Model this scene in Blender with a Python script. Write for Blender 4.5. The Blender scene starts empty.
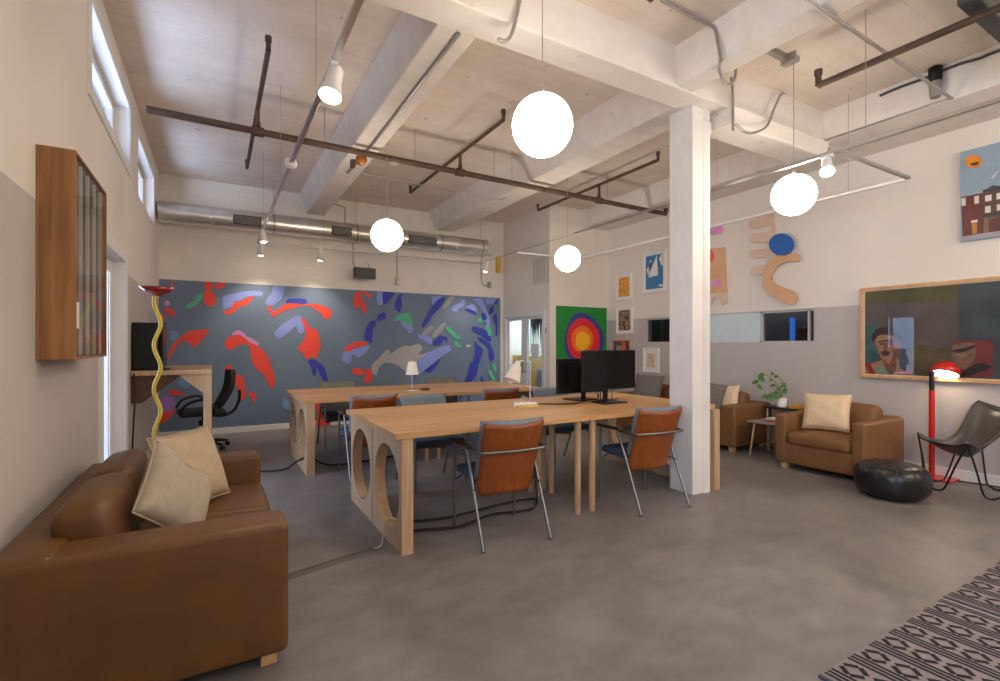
import bpy, math, random
from mathutils import Vector, Matrix, Euler

random.seed(7)
scene = bpy.context.scene
COL = scene.collection
PI = math.pi

# ------------------------------------------------------------------ materials
def lin(c):
    c = c / 255.0
    return c / 12.92 if c <= 0.04045 else ((c + 0.055) / 1.055) ** 2.4

def rgb(r, g, b):
    return (lin(r), lin(g), lin(b), 1.0)

def mat(name, color, rough=0.6, metal=0.0, var=0.08, scale=6.0, bump=0.0, bscale=60.0, coat=0.0, spec=0.5):
    """Principled surface whose colour is broken up by procedural noise."""
    m = bpy.data.materials.new(name); m.use_nodes = True
    nt = m.node_tree; n = nt.nodes; l = nt.links
    p = n['Principled BSDF']
    p.inputs['Roughness'].default_value = rough
    p.inputs['Metallic'].default_value = metal
    p.inputs['Coat Weight'].default_value = coat
    p.inputs['Specular IOR Level'].default_value = spec
    tc = n.new('ShaderNodeTexCoord')
    nz = n.new('ShaderNodeTexNoise'); nz.inputs['Scale'].default_value = scale; nz.inputs['Detail'].default_value = 4
    rp = n.new('ShaderNodeValToRGB')
    rp.color_ramp.elements[0].position = 0.3; rp.color_ramp.elements[1].position = 0.7
    a = [max(0, c * (1 - var)) for c in color[:3]] + [1]
    b = [min(1, c * (1 + var)) for c in color[:3]] + [1]
    rp.color_ramp.elements[0].color = a; rp.color_ramp.elements[1].color = b
    l.new(tc.outputs['Object'], nz.inputs['Vector']); l.new(nz.outputs['Fac'], rp.inputs['Fac'])
    l.new(rp.outputs['Color'], p.inputs['Base Color'])
    if bump:
        nb = n.new('ShaderNodeTexNoise'); nb.inputs['Scale'].default_value = bscale
        bp = n.new('ShaderNodeBump'); bp.inputs['Strength'].default_value = bump; bp.inputs['Distance'].default_value = 0.01
        l.new(tc.outputs['Object'], nb.inputs['Vector']); l.new(nb.outputs['Fac'], bp.inputs['Height'])
        l.new(bp.outputs['Normal'], p.inputs['Normal'])
    return m

def wood(name, c1, c2, stretch=(1.2, 22, 22), rough=0.45, planks=None):
    m = bpy.data.materials.new(name); m.use_nodes = True
    nt = m.node_tree; n = nt.nodes; l = nt.links
    p = n['Principled BSDF']; p.inputs['Roughness'].default_value = rough
    tc = n.new('ShaderNodeTexCoord'); mp = n.new('ShaderNodeMapping')
    mp.inputs['Scale'].default_value = stretch
    nz = n.new('ShaderNodeTexNoise'); nz.inputs['Scale'].default_value = 2.0; nz.inputs['Detail'].default_value = 6
    nz.inputs['Distortion'].default_value = 0.8
    rp = n.new('ShaderNodeValToRGB')
    rp.color_ramp.elements[0].position = 0.32; rp.color_ramp.elements[1].position = 0.68
    rp.color_ramp.elements[0].color = c1; rp.color_ramp.elements[1].color = c2
    l.new(tc.outputs['Object'], mp.inputs['Vector']); l.new(mp.outputs['Vector'], nz.inputs['Vector'])
    l.new(nz.outputs['Fac'], rp.inputs['Fac'])
    out = rp.outputs['Color']
    if planks:
        br = n.new('ShaderNodeTexBrick'); br.inputs['Scale'].default_value = 1.0
        br.inputs['Brick Width'].default_value = planks[0]; br.inputs['Row Height'].default_value = planks[1]
        br.inputs['Mortar Size'].default_value = 0.0012
        br.inputs['Color1'].default_value = (1, 1, 1, 1); br.inputs['Color2'].default_value = (0.82, 0.80, 0.78, 1)
        br.inputs['Mortar'].default_value = (0.55, 0.5, 0.45, 1)
        mx = n.new('ShaderNodeMix'); mx.data_type = 'RGBA'; mx.blend_type = 'MULTIPLY'; mx.inputs[0].default_value = 1
        l.new(tc.outputs['Object'], br.inputs['Vector'])
        l.new(out, mx.inputs[6]); l.new(br.outputs['Color'], mx.inputs[7]); out = mx.outputs[2]
    l.new(out, p.inputs['Base Color'])
    return m

def emit(name, color, strength):
    m = bpy.data.materials.new(name); m.use_nodes = True
    n = m.node_tree.nodes; p = n['Principled BSDF']
    p.inputs['Base Color'].default_value = color
    p.inputs['Emission Color'].default_value = color; p.inputs['Emission Strength'].default_value = strength
    return m

def glass(name, tint=(1, 1, 1, 1), rough=0.0, mirror=0.75):
    """Thin pane: mostly clear, with a mirror reflection by Fresnel."""
    m = bpy.data.materials.new(name); m.use_nodes = True
    nt = m.node_tree; n = nt.nodes; l = nt.links
    n.remove(n['Principled BSDF'])
    t = n.new('ShaderNodeBsdfTransparent'); t.inputs['Color'].default_value = tint
    g = n.new('ShaderNodeBsdfGlossy'); g.inputs['Roughness'].default_value = rough
    lw = n.new('ShaderNodeLayerWeight'); lw.inputs['Blend'].default_value = 0.5
    pw = n.new('ShaderNodeMath'); pw.operation = 'POWER'; pw.inputs[1].default_value = 5.0
    fr = n.new('ShaderNodeMath'); fr.operation = 'MULTIPLY_ADD'; fr.inputs[1].default_value = mirror; fr.inputs[2].default_value = 0.045 * mirror
    l.new(lw.outputs['Facing'], pw.inputs[0]); l.new(pw.outputs[0], fr.inputs[0])
    mx = n.new('ShaderNodeMixShader')
    l.new(fr.outputs[0], mx.inputs[0]); l.new(t.outputs[0], mx.inputs[1]); l.new(g.outputs[0], mx.inputs[2])
    l.new(mx.outputs[0], n['Material Output'].inputs['Surface'])
    return m

def concrete_floor():
    m = bpy.data.materials.new('polished_concrete'); m.use_nodes = True
    nt = m.node_tree; n = nt.nodes; l = nt.links; p = n['Principled BSDF']
    tc = n.new('ShaderNodeTexCoord')
    a = n.new('ShaderNodeTexNoise'); a.inputs['Scale'].default_value = 0.9; a.inputs['Detail'].default_value = 9; a.inputs['Roughness'].default_value = 0.62; a.inputs['Distortion'].default_value = 0.6
    mp = n.new('ShaderNodeMapping'); mp.inputs['Scale'].default_value = (1.0, 1.7, 1); mp.inputs['Rotation'].default_value = (0, 0, 0.3)
    b = n.new('ShaderNodeTexNoise'); b.inputs['Scale'].default_value = 4.5; b.inputs['Detail'].default_value = 8
    r1 = n.new('ShaderNodeValToRGB')
    r1.color_ramp.elements[0].position = 0.3; r1.color_ramp.elements[1].position = 0.72
    r1.color_ramp.elements[0].color = FLOOR_DARK; r1.color_ramp.elements[1].color = FLOOR_LIGHT
    r2 = n.new('ShaderNodeValToRGB'); r2.color_ramp.elements[0].position = 0.35; r2.color_ramp.elements[1].position = 0.7
    r2.color_ramp.elements[0].color = (0.78, 0.78, 0.80, 1); r2.color_ramp.elements[1].color = (1.05, 1.03, 1.0, 1)
    mx = n.new('ShaderNodeMix'); mx.data_type = 'RGBA'; mx.blend_type = 'MULTIPLY'; mx.inputs[0].default_value = 1
    l.new(tc.outputs['Object'], a.inputs['Vector']); l.new(tc.outputs['Object'], mp.inputs['Vector']); l.new(mp.outputs['Vector'], b.inputs['Vector'])
    l.new(a.outputs['Fac'], r1.inputs['Fac']); l.new(b.outputs['Fac'], r2.inputs['Fac'])
    l.new(r1.outputs['Color'], mx.inputs[6]); l.new(r2.outputs['Color'], mx.inputs[7]); l.new(mx.outputs[2], p.inputs['Base Color'])
    rr = n.new('ShaderNodeMapRange'); rr.inputs['To Min'].default_value = 0.30; rr.inputs['To Max'].default_value = 0.52
    l.new(b.outputs['Fac'], rr.inputs['Value']); l.new(rr.outputs['Result'], p.inputs['Roughness'])
    p.inputs['Specular IOR Level'].default_value = 0.45
    bp = n.new('ShaderNodeBump'); bp.inputs['Strength'].default_value = 0.05
    l.new(b.outputs['Fac'], bp.inputs['Height']); l.new(bp.outputs['Normal'], p.inputs['Normal'])
    return m

def ceiling_mat(name, base, stain, boards=True, amount=0.5):
    """Old painted board-formed concrete: board lines, blotches and rusty specks."""
    m = bpy.data.materials.new(name); m.use_nodes = True
    nt = m.node_tree; n = nt.nodes; l = nt.links; p = n['Principled BSDF']; p.inputs['Roughness'].default_value = 0.85
    tc = n.new('ShaderNodeTexCoord')
    a = n.new('ShaderNodeTexNoise'); a.inputs['Scale'].default_value = 1.6; a.inputs['Detail'].default_value = 8; a.inputs['Roughness'].default_value = 0.65
    mp = n.new('ShaderNodeMapping'); mp.inputs['Scale'].default_value = (0.5, 6, 3)
    b = n.new('ShaderNodeTexNoise'); b.inputs['Scale'].default_value = 1.5; b.inputs['Detail'].default_value = 5
    r = n.new('ShaderNodeValToRGB'); r.color_ramp.elements[0].position = 0.33; r.color_ramp.elements[1].position = 0.62
    r.color_ramp.elements[0].color = stain; r.color_ramp.elements[1].color = base
    r2 = n.new('ShaderNodeValToRGB'); r2.color_ramp.elements[0].position = 0.3; r2.color_ramp.elements[1].position = 0.75
    r2.color_ramp.elements[0].color = (0.90, 0.885, 0.87, 1); r2.color_ramp.elements[1].color = (1, 1, 1, 1)
    mx = n.new('ShaderNodeMix'); mx.data_type = 'RGBA'; mx.blend_type = 'MULTIPLY'; mx.inputs[0].default_value = 0.8
    l.new(tc.outputs['Object'], a.inputs['Vector']); l.new(tc.outputs['Object'], mp.inputs['Vector']); l.new(mp.outputs['Vector'], b.inputs['Vector'])
    l.new(a.outputs['Fac'], r.inputs['Fac']); l.new(b.outputs['Fac'], r2.inputs['Fac'])
    l.new(r.outputs['Color'], mx.inputs[6]); l.new(r2.outputs['Color'], mx.inputs[7])
    v = n.new('ShaderNodeTexNoise'); v.inputs['Scale'].default_value = 7; v.inputs['Detail'].default_value = 3
    rs = n.new('ShaderNodeValToRGB'); rs.color_ramp.elements[0].position = 0.70; rs.color_ramp.elements[1].position = 0.76
    rs.color_ramp.elements[0].color = (0, 0, 0, 1); rs.color_ramp.elements[1].color = (amount, amount, amount, 1)
    m2 = n.new('ShaderNodeMix'); m2.data_type = 'RGBA'; m2.inputs[7].default_value = (0.16, 0.12, 0.09, 1)
    l.new(tc.outputs['Object'], v.inputs['Vector']); l.new(v.outputs['Fac'], rs.inputs['Fac']); l.new(rs.outputs['Color'], m2.inputs[0])
    l.new(mx.outputs[2], m2.inputs[6])
    out = m2.outputs[2]
    bp = n.new('ShaderNodeBump'); bp.inputs['Strength'].default_value = 0.35; bp.inputs['Distance'].default_value = 0.02
    if boards:
        br = n.new('ShaderNodeTexBrick'); br.inputs['Scale'].default_value = 1; br.inputs['Brick Width'].default_value = 3.4
        br.inputs['Row Height'].default_value = 0.17; br.inputs['Mortar Size'].default_value = 0.004
        br.inputs['Color1'].default_value = (1, 1, 1, 1); br.inputs['Color2'].default_value = (0.975, 0.97, 0.965, 1); br.inputs['Mortar'].default_value = (0.91, 0.89, 0.88, 1)
        m3 = n.new('ShaderNodeMix'); m3.data_type = 'RGBA'; m3.blend_type = 'MULTIPLY'; m3.inputs[0].default_value = 0.9
        l.new(tc.outputs['Object'], br.inputs['Vector']); l.new(out, m3.inputs[6]); l.new(br.outputs['Color'], m3.inputs[7]); out = m3.outputs[2]
    l.new(b.outputs['Fac'], bp.inputs['Height']); l.new(bp.outputs['Normal'], p.inputs['Normal'])
    l.new(out, p.inputs['Base Color'])
    return m

def brick_mat(name, color):
    m = mat(name, color, 0.75, var=0.05, scale=2.0)
    nt = m.node_tree; n = nt.nodes; l = nt.links; p = n['Principled BSDF']
    tc = n.new('ShaderNodeTexCoord'); sx = n.new('ShaderNodeSeparateXYZ'); cx = n.new('ShaderNodeCombineXYZ')
    l.new(tc.outputs['Object'], sx.inputs[0]); l.new(sx.outputs['X'], cx.inputs['X']); l.new(sx.outputs['Z'], cx.inputs['Y'])
    br = n.new('ShaderNodeTexBrick'); br.inputs['Scale'].default_value = 1; br.inputs['Brick Width'].default_value = 0.22; br.inputs['Row Height'].default_value = 0.075
    br.inputs['Mortar Size'].default_value = 0.005; br.inputs['Mortar Smooth'].default_value = 0.3
    l.new(cx.outputs[0], br.inputs['Vector'])
    inv = n.new('ShaderNodeMath'); inv.operation = 'SUBTRACT'; inv.inputs[0].default_value = 1
    l.new(br.outputs['Fac'], inv.inputs[1])
    bp = n.new('ShaderNodeBump'); bp.inputs['Strength'].default_value = 0.5; bp.inputs['Distance'].default_value = 0.006
    l.new(inv.outputs[0], bp.inputs['Height']); l.new(bp.outputs['Normal'], p.inputs['Normal'])
    return m

def blotch(name, stops, scale=9.0, rough=0.6):
    """Abstract blotchy print: noise through a many-colour constant ramp."""
    m = bpy.data.materials.new(name); m.use_nodes = True
    nt = m.node_tree; n = nt.nodes; l = nt.links; p = n['Principled BSDF']; p.inputs['Roughness'].default_value = rough
    tc = n.new('ShaderNodeTexCoord'); nz = n.new('ShaderNodeTexNoise'); nz.inputs['Scale'].default_value = scale; nz.inputs['Detail'].default_value = 2; nz.inputs['Distortion'].default_value = 1.5
    r = n.new('ShaderNodeValToRGB'); r.color_ramp.interpolation = 'CONSTANT'
    e = r.color_ramp.elements
    e[0].position = 0; e[0].color = stops[0][1]; e[1].position = stops[1][0]; e[1].color = stops[1][1]
    for pos, c in stops[2:]:
        k = e.new(pos); k.color = c
    l.new(tc.outputs['Object'], nz.inputs['Vector']); l.new(nz.outputs['Fac'], r.inputs['Fac']); l.new(r.outputs['Color'], p.inputs['Base Color'])
    return m

FLOOR_DARK = (0.155, 0.143, 0.137, 1); FLOOR_LIGHT = (0.265, 0.248, 0.238, 1)
K = dict(
    floor=concrete_floor(),
    ceil=ceiling_mat('painted_board_formed_ceiling', (0.80, 0.71, 0.63, 1), (0.70, 0.60, 0.52, 1)),
    beam=ceiling_mat('painted_concrete_beam', (0.82, 0.78, 0.73, 1), (0.74, 0.68, 0.62, 1), False, 0.22),
    column=ceiling_mat('painted_column', (0.80, 0.77, 0.75, 1), (0.75, 0.72, 0.69, 1), False, 0.10),
    wall=mat('warm_white_wall_paint', (0.76, 0.70, 0.63, 1), 0.8, var=0.02, scale=1.5),
    wallgrey=mat('grey_wall_paint', (0.50, 0.46, 0.435, 1), 0.75, var=0.02, scale=1.5),
    brick=brick_mat('white_painted_brick', (0.76, 0.71, 0.64, 1)),
    trim=mat('white_trim_paint', (0.74, 0.72, 0.70, 1), 0.5, var=0.02),
    white=mat('white_plastic', (0.8, 0.79, 0.77, 1), 0.4, var=0.02),
    leather=mat('brown_leather', rgb(98, 66, 30), 0.45, var=0.14, scale=5, bump=0.12, bscale=220),
    leatherlight=mat('tan_leather', rgb(120, 82, 47), 0.5, var=0.10, scale=5, bump=0.12, bscale=220),
    blackleather=mat('black_leather', (0.008, 0.008, 0.0085, 1), 0.30, var=0.3, scale=12, bump=0.2, bscale=90),
    greyleather=mat('worn_black_leather', (0.045, 0.04, 0.036, 1), 0.36, var=0.35, scale=4, bump=0.15, bscale=40),
    linen=mat('beige_linen', rgb(186, 166, 140), 0.9, var=0.06, scale=30, bump=0.3, bscale=400),
    linengrey=mat('grey_beige_linen', rgb(168, 156, 140), 0.9, var=0.06, scale=30, bump=0.3, bscale=400),
    cream=mat('cream_cotton', rgb(226, 200, 166), 0.9, var=0.05, scale=20, bump=0.3, bscale=300),
    greyfab=mat('grey_chair_fabric', rgb(118, 128, 138), 0.95, var=0.1, scale=60, bump=0.3, bscale=400),
    bluefab=mat('slate_blue_chair_fabric', rgb(62, 76, 94), 0.95, var=0.12, scale=60, bump=0.3, bscale=400),
    blackfab=mat('black_fabric', rgb(40, 40, 42), 0.95, var=0.15, scale=60),
    olivefab=mat('olive_grey_fabric', rgb(120, 116, 100), 0.95, var=0.1, scale=60),
    greycush=mat('charcoal_grey_cushion', rgb(112, 106, 102), 0.95, var=0.12, scale=40, bump=0.3, bscale=300),
    oak=wood('oak_tabletop', rgb(198, 148, 96), rgb(222, 176, 122), (1.0, 18, 18), 0.42, (1.7, 0.085)),
    maple=wood('pale_maple_ply', rgb(176, 142, 106), rgb(198, 166, 130), (18, 18, 1.2), 0.5),
    edge=wood('maple_edge', rgb(172, 136, 98), rgb(192, 158, 120), (18, 18, 1.2), 0.5),
    oakcase=wood('red_oak_case', rgb(128, 86, 48), rgb(170, 122, 74), (14, 14, 0.9), 0.5),
    cherry=wood('cherry_plywood', rgb(126, 62, 20), rgb(150, 78, 28), (20, 20, 0.8), 0.38),
    cutwood=mat('cut_plywood', rgb(214, 168, 128), 0.6, var=0.06, scale=8),
    framewood=wood('light_frame_wood', rgb(190, 146, 100), rgb(214, 172, 126), (6, 6, 6), 0.45),
    darkwood=wood('dark_wood', rgb(70, 44, 28), rgb(96, 62, 40), (6, 6, 6), 0.5),
    chrome=mat('brushed_steel', (0.55, 0.54, 0.53, 1), 0.3, 1.0, 0.05),
    steel=mat('satin_chair_steel', (0.21, 0.21, 0.215, 1), 0.38, 1.0, 0.06),
    galv=mat('galvanised_duct', (0.72, 0.70, 0.66, 1), 0.30, 0.85, 0.12, 5),
    conduit=mat('grey_conduit', (0.38, 0.36, 0.34, 1), 0.4, 0.7, 0.1),
    rust=mat('rusty_sprinkler_pipe', (0.095, 0.058, 0.038, 1), 0.6, 0.2, 0.3, 12),
    black=mat('black_plastic', (0.007, 0.007, 0.0075, 1), 0.4, var=0.1, spec=0.35),
    screen=mat('black_screen', (0.004, 0.004, 0.0045, 1), 0.25, var=0.05, spec=0.25),
    darkgrey=mat('dark_grey_metal', (0.06, 0.06, 0.06, 1), 0.5, 0.3, 0.1),
    red=mat('red_enamel', rgb(196, 22, 16), 0.3, var=0.04, coat=0.4),
    darkred=mat('crimson_lamp_dish', rgb(150, 14, 30), 0.25, var=0.1, coat=0.6),
    yellow=mat('yellow_lamp_tube', rgb(222, 200, 60), 0.4, var=0.05),
    mustard=mat('mustard_tray', rgb(190, 140, 30), 0.5),
    leaf=mat('pothos_leaf', rgb(58, 110, 40), 0.45, var=0.25, scale=20),
    stem=mat('plant_stem', rgb(110, 130, 60), 0.6),
    soil=mat('soil', (0.03, 0.02, 0.015, 1), 0.9),
    rugbase=mat('rug_light_wool', rgb(140, 130, 130), 0.98, var=0.1, scale=200, bump=0.5, bscale=500),
    rugdark=mat('rug_dark_wool', rgb(30, 29, 36), 0.98, var=0.2, scale=200, bump=0.5, bscale=500),
    globe=emit('lit_opal_globe', (1, 0.87, 0.71, 1), 23.0),
    bulb=emit('lit_bulb_face', (1, 0.90, 0.76, 1), 45.0),
    lampglow=emit('lit_lamp_disc', (1, 0.80, 0.58, 1), 22.0),
    shade=mat('white_lamp_shade', rgb(226, 220, 212), 0.6, var=0.03),
    pane=glass('window_glass'),
    artglass=glass('picture_glass', (0.97, 0.97, 0.97, 1), 0.0, 0.22),
    smoke=glass('dark_interior_glass', (0.55, 0.57, 0.6, 1)),
    neighbour=mat('neighbour_room_paint', (0.12, 0.095, 0.075, 1), 0.8, var=0.03),
    covergrey=mat('grey_rubber', (0.10, 0.095, 0.09, 1), 0.7),
    sky=mat('pale_blue_panel', rgb(202, 216, 220), 0.6, var=0.04),
)

# ------------------------------------------------------------------ mesh building
class Mesh:
    def __init__(self):
        self.v = []; self.f = []; self.m = []; self.s = []
    def add(self, vs, fs, mi=0, smooth=False):
        o = len(self.v); self.v += [tuple(p) for p in vs]
        for f in fs:
            self.f.append([i + o for i in f]); self.m.append(mi); self.s.append(smooth)
        return self
    def box(self, x0, x1, y0, y1, z0, z1, mi=0, T=None):
        vs = [Vector((x, y, z)) for z in (z0, z1) for y in (y0, y1) for x in (x0, x1)]
        if T: vs = [T @ p for p in vs]
        return self.add(vs, [(0, 2, 3, 1), (4, 5, 7, 6), (0, 1, 5, 4), (2, 6, 7, 3), (0, 4, 6, 2), (1, 3, 7, 5)], mi)
    def rbox(self, x0, x1, y0, y1, z0, z1, r=0.03, puff=0.0, mi=0, T=None, pufff=0.0):
        """Upholstered block: rounded edges, optionally bulging top (puff) or +x front (pufff)."""
        h = ((x1 - x0) / 2, (y1 - y0) / 2, (z1 - z0) / 2); c = ((x0 + x1) / 2, (y0 + y1) / 2, (z0 + z1) / 2)
        r = min(r, min(h) * 0.99)
        def cuts(a):
            base = [-a, -a + r * .3, -a + r * .65, -a + r]
            k = 4; mid = [(-a + r) + (2 * (a - r)) * i / k for i in range(1, k)]
            return base + mid + [-q for q in base[::-1]]
        cs = [cuts(a) for a in h]
        for ax in range(3):
            u, w = (ax + 1) % 3, (ax + 2) % 3
            for sg in (-1, 1):
                vs = []
                for b in cs[w]:
                    for a in cs[u]:
                        p = [0, 0, 0]; p[ax] = sg * h[ax]; p[u] = a; p[w] = b
                        inn = Vector([max(-(h[i] - r), min(h[i] - r, p[i])) for i in range(3)])
                        d = Vector(p) - inn
                        q = inn + d.normalized() * r
                        if puff and q.z > 0: q.z += puff * max(0, 1 - (q.x / h[0]) ** 2) * max(0, 1 - (q.y / h[1]) ** 2) * (q.z / h[2])
                        if pufff and q.x > 0: q.x += pufff * max(0, 1 - (q.z / h[2]) ** 2) * max(0, 1 - (q.y / h[1]) ** 2) * (q.x / h[0])
                        q = q + Vector(c)
                        vs.append(T @ q if T else q)
                nu = len(cs[u]); fs = []
                for j in range(len(cs[w]) - 1):
                    for i in range(nu - 1):
                        f = (j * nu + i, j * nu + i + 1, (j + 1) * nu + i + 1, (j + 1) * nu + i)
                        fs.append(f if sg > 0 else f[::-1])
                self.add(vs, fs, mi, True)
        return self
    def tube(self, pts, r, n=10, mi=0, closed=False, cap=True):
        P = [Vector(p) for p in pts]; N = len(P); rr = r if isinstance(r, (list, tuple)) else [r] * N
        vs = []; ref = None
        for i in range(N):
            a = P[(i - 1) % N] if (i > 0 or closed) else P[i]
            b = P[(i + 1) % N] if (i < N - 1 or closed) else P[i]
            t = (b - a).normalized()
            if ref is None:
                ref = Vector((0, 0, 1)) if abs(t.z) < .9 else Vector((1, 0, 0))
            ref = (ref - t * ref.dot(t)).normalized(); bi = t.cross(ref)
            for k in range(n):
                an = 2 * PI * k / n
                vs.append(P[i] + (ref * math.cos(an) + bi * math.sin(an)) * rr[i])
        fs = []
        for i in range(N if closed else N - 1):
            j = (i + 1) % N
            for k in range(n):
                fs.append((i * n + k, i * n + (k + 1) % n, j * n + (k + 1) % n, j * n + k))
        self.add(vs, fs, mi, True)
        if cap and not closed:
            self.add(vs[:n], [tuple(range(n))[::-1]], mi); self.add(vs[-n:], [tuple(range(n))], mi)
        return self
    def lathe(self, prof, c=(0, 0, 0), n=28, mi=0, T=None, caps=True):
        vs = []
        for r, z in prof:
            for k in range(n):
                a = 2 * PI * k / n; p = Vector((r * math.cos(a), r * math.sin(a), z))
                vs.append((T @ p if T else p) + Vector(c))
        fs = []
        for i in range(len(prof) - 1):
            for k in range(n):
                fs.append((i * n + k, i * n + (k + 1) % n, (i + 1) * n + (k + 1) % n, (i + 1) * n + k))
        self.add(vs, fs, mi, True)
        if caps:
            if prof[0][0] > 1e-4: self.add(vs[:n], [tuple(range(n))[::-1]], mi)
            if prof[-1][0] > 1e-4: self.add(vs[-n:], [tuple(range(n))], mi)
        return self
    def sphere(self, c, r, n=32, mi=0, sz=1.0):
        m = n // 2
        return self.lathe([(max(1e-5, r * math.sin(PI * i / m)), -r * sz * math.cos(PI * i / m)) for i in range(m + 1)], c, n, mi, None, False)
    def prism(self, poly, d, mi=0, mi_side=None):
        """Polygon of 3-D points extruded by vector d (poly faces -d)."""
        A = [Vector(p) for p in poly]; B = [p + Vector(d) for p in A]; n = len(A)
        nor = Vector((0, 0, 0))
        for i in range(n): nor += A[i].cross(A[(i + 1) % n])
        if nor.dot(Vector(d)) > 0:
            A.reverse(); B.reverse()
        self.add(A, [tuple(range(n))], mi); self.add(B, [tuple(range(n))[::-1]], mi)
        self.add(A + B, [(i, i + n, (i + 1) % n + n, (i + 1) % n) for i in range(n)], mi if mi_side is None else mi_side)
        return self
    def poly(self, pts, mi=0):
        return self.add(pts, [tuple(range(len(pts)))], mi)
    def grid(self, fn, nu, nv, mi=0, thick=None):
        vs = [Vector(fn(i / nu, j / nv)) for j in range(nv + 1) for i in range(nu + 1)]
        fs = [(j * (nu + 1) + i, j * (nu + 1) + i + 1, (j + 1) * (nu + 1) + i + 1, (j + 1) * (nu + 1) + i) for j in range(nv) for i in range(nu)]
        return self.add(vs, fs, mi, True)
    def build(self, name, mats, parent=None, bevel=0.0, seg=2, solid=0.0, weld=False):
        if not isinstance(mats, (list, tuple)): mats = [mats]
        me = bpy.data.meshes.new(name)
        me.from_pydata(self.v, [], self.f)
        for m in mats: me.materials.append(m)
        me.polygons.foreach_set('material_index', self.m)
        me.polygons.foreach_set('use_smooth', self.s)
        me.update()
        o = bpy.data.objects.new(name, me); COL.objects.link(o)
        if parent: o.parent = parent
        if weld:
            w = o.modifiers.new('weld', 'WELD'); w.merge_threshold = 1e-4
        if solid:
            s = o.modifiers.new('thickness', 'SOLIDIFY'); s.thickness = solid; s.offset = 0
        if bevel:
            b = o.modifiers.new('bevel', 'BEVEL'); b.width = bevel; b.segments = seg; b.limit_method = 'ANGLE'
        return o

def smooth_closed(pts, k=4):
    out = []; n = len(pts)
    for i in range(n):
        p0, p1, p2, p3 = (Vector(pts[(i + j) % n]) for j in (-1, 0, 1, 2))
        for s in range(k):
            t = s / k
            out.append(0.5 * ((2 * p1) + (p2 - p0) * t + (2 * p0 - 5 * p1 + 4 * p2 - p3) * t * t + (3 * p1 - p0 - 3 * p2 + p3) * t ** 3))
    return out

def smooth_open(pts, k=6):
    P = [Vector(p) for p in pts]; out = []
    for i in range(len(P) - 1):
        p0 = P[max(0, i - 1)]; p1 = P[i]; p2 = P[i + 1]; p3 = P[min(len(P) - 1, i + 2)]
        for s in range(k):
            t = s / k
            out.append(0.5 * ((2 * p1) + (p2 - p0) * t + (2 * p0 - 5 * p1 + 4 * p2 - p3) * t * t + (3 * p1 - p0 - 3 * p2 + p3) * t ** 3))
    return out + [P[-1]]

def tag(o, label, cat, group=None, kind=None):
    o['label'] = label; o['category'] = cat
    if group: o['group'] = group
    if kind: o['kind'] = kind
    return o
def thing(name, label, cat, loc=(0, 0, 0), rz=0.0, group=None):
    o = bpy.data.objects.new(name, None); COL.objects.link(o)
    o.location = loc; o.rotation_euler = (0, 0, rz); o.empty_display_size = 0.1
    return tag(o, label, cat, group)
def struct(o):
    o['kind'] = 'structure'; return o
def copy_tree(o, parent=None):
    c = o.copy(); COL.objects.link(c)
    if parent: c.parent = parent
    for ch in o.children: copy_tree(ch, c)
    return c
def again(proto, loc, rz, label):
    c = copy_tree(proto); c.location = loc; c.rotation_euler = (0, 0, rz); c['label'] = label
    return c
def axes(z, up=(0, 0, 1), roll=0.0, loc=(0, 0, 0)):
    """Matrix whose local Z points along z and local Y towards up, rolled about Z."""
    z = Vector(z).normalized(); x = Vector(up).cross(z).normalized(); y = z.cross(x)
    m = Matrix((x, y, z)).transposed().to_4x4() @ Matrix.Rotation(roll, 4, 'Z')
    m.translation = Vector(loc)
    return m
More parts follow.
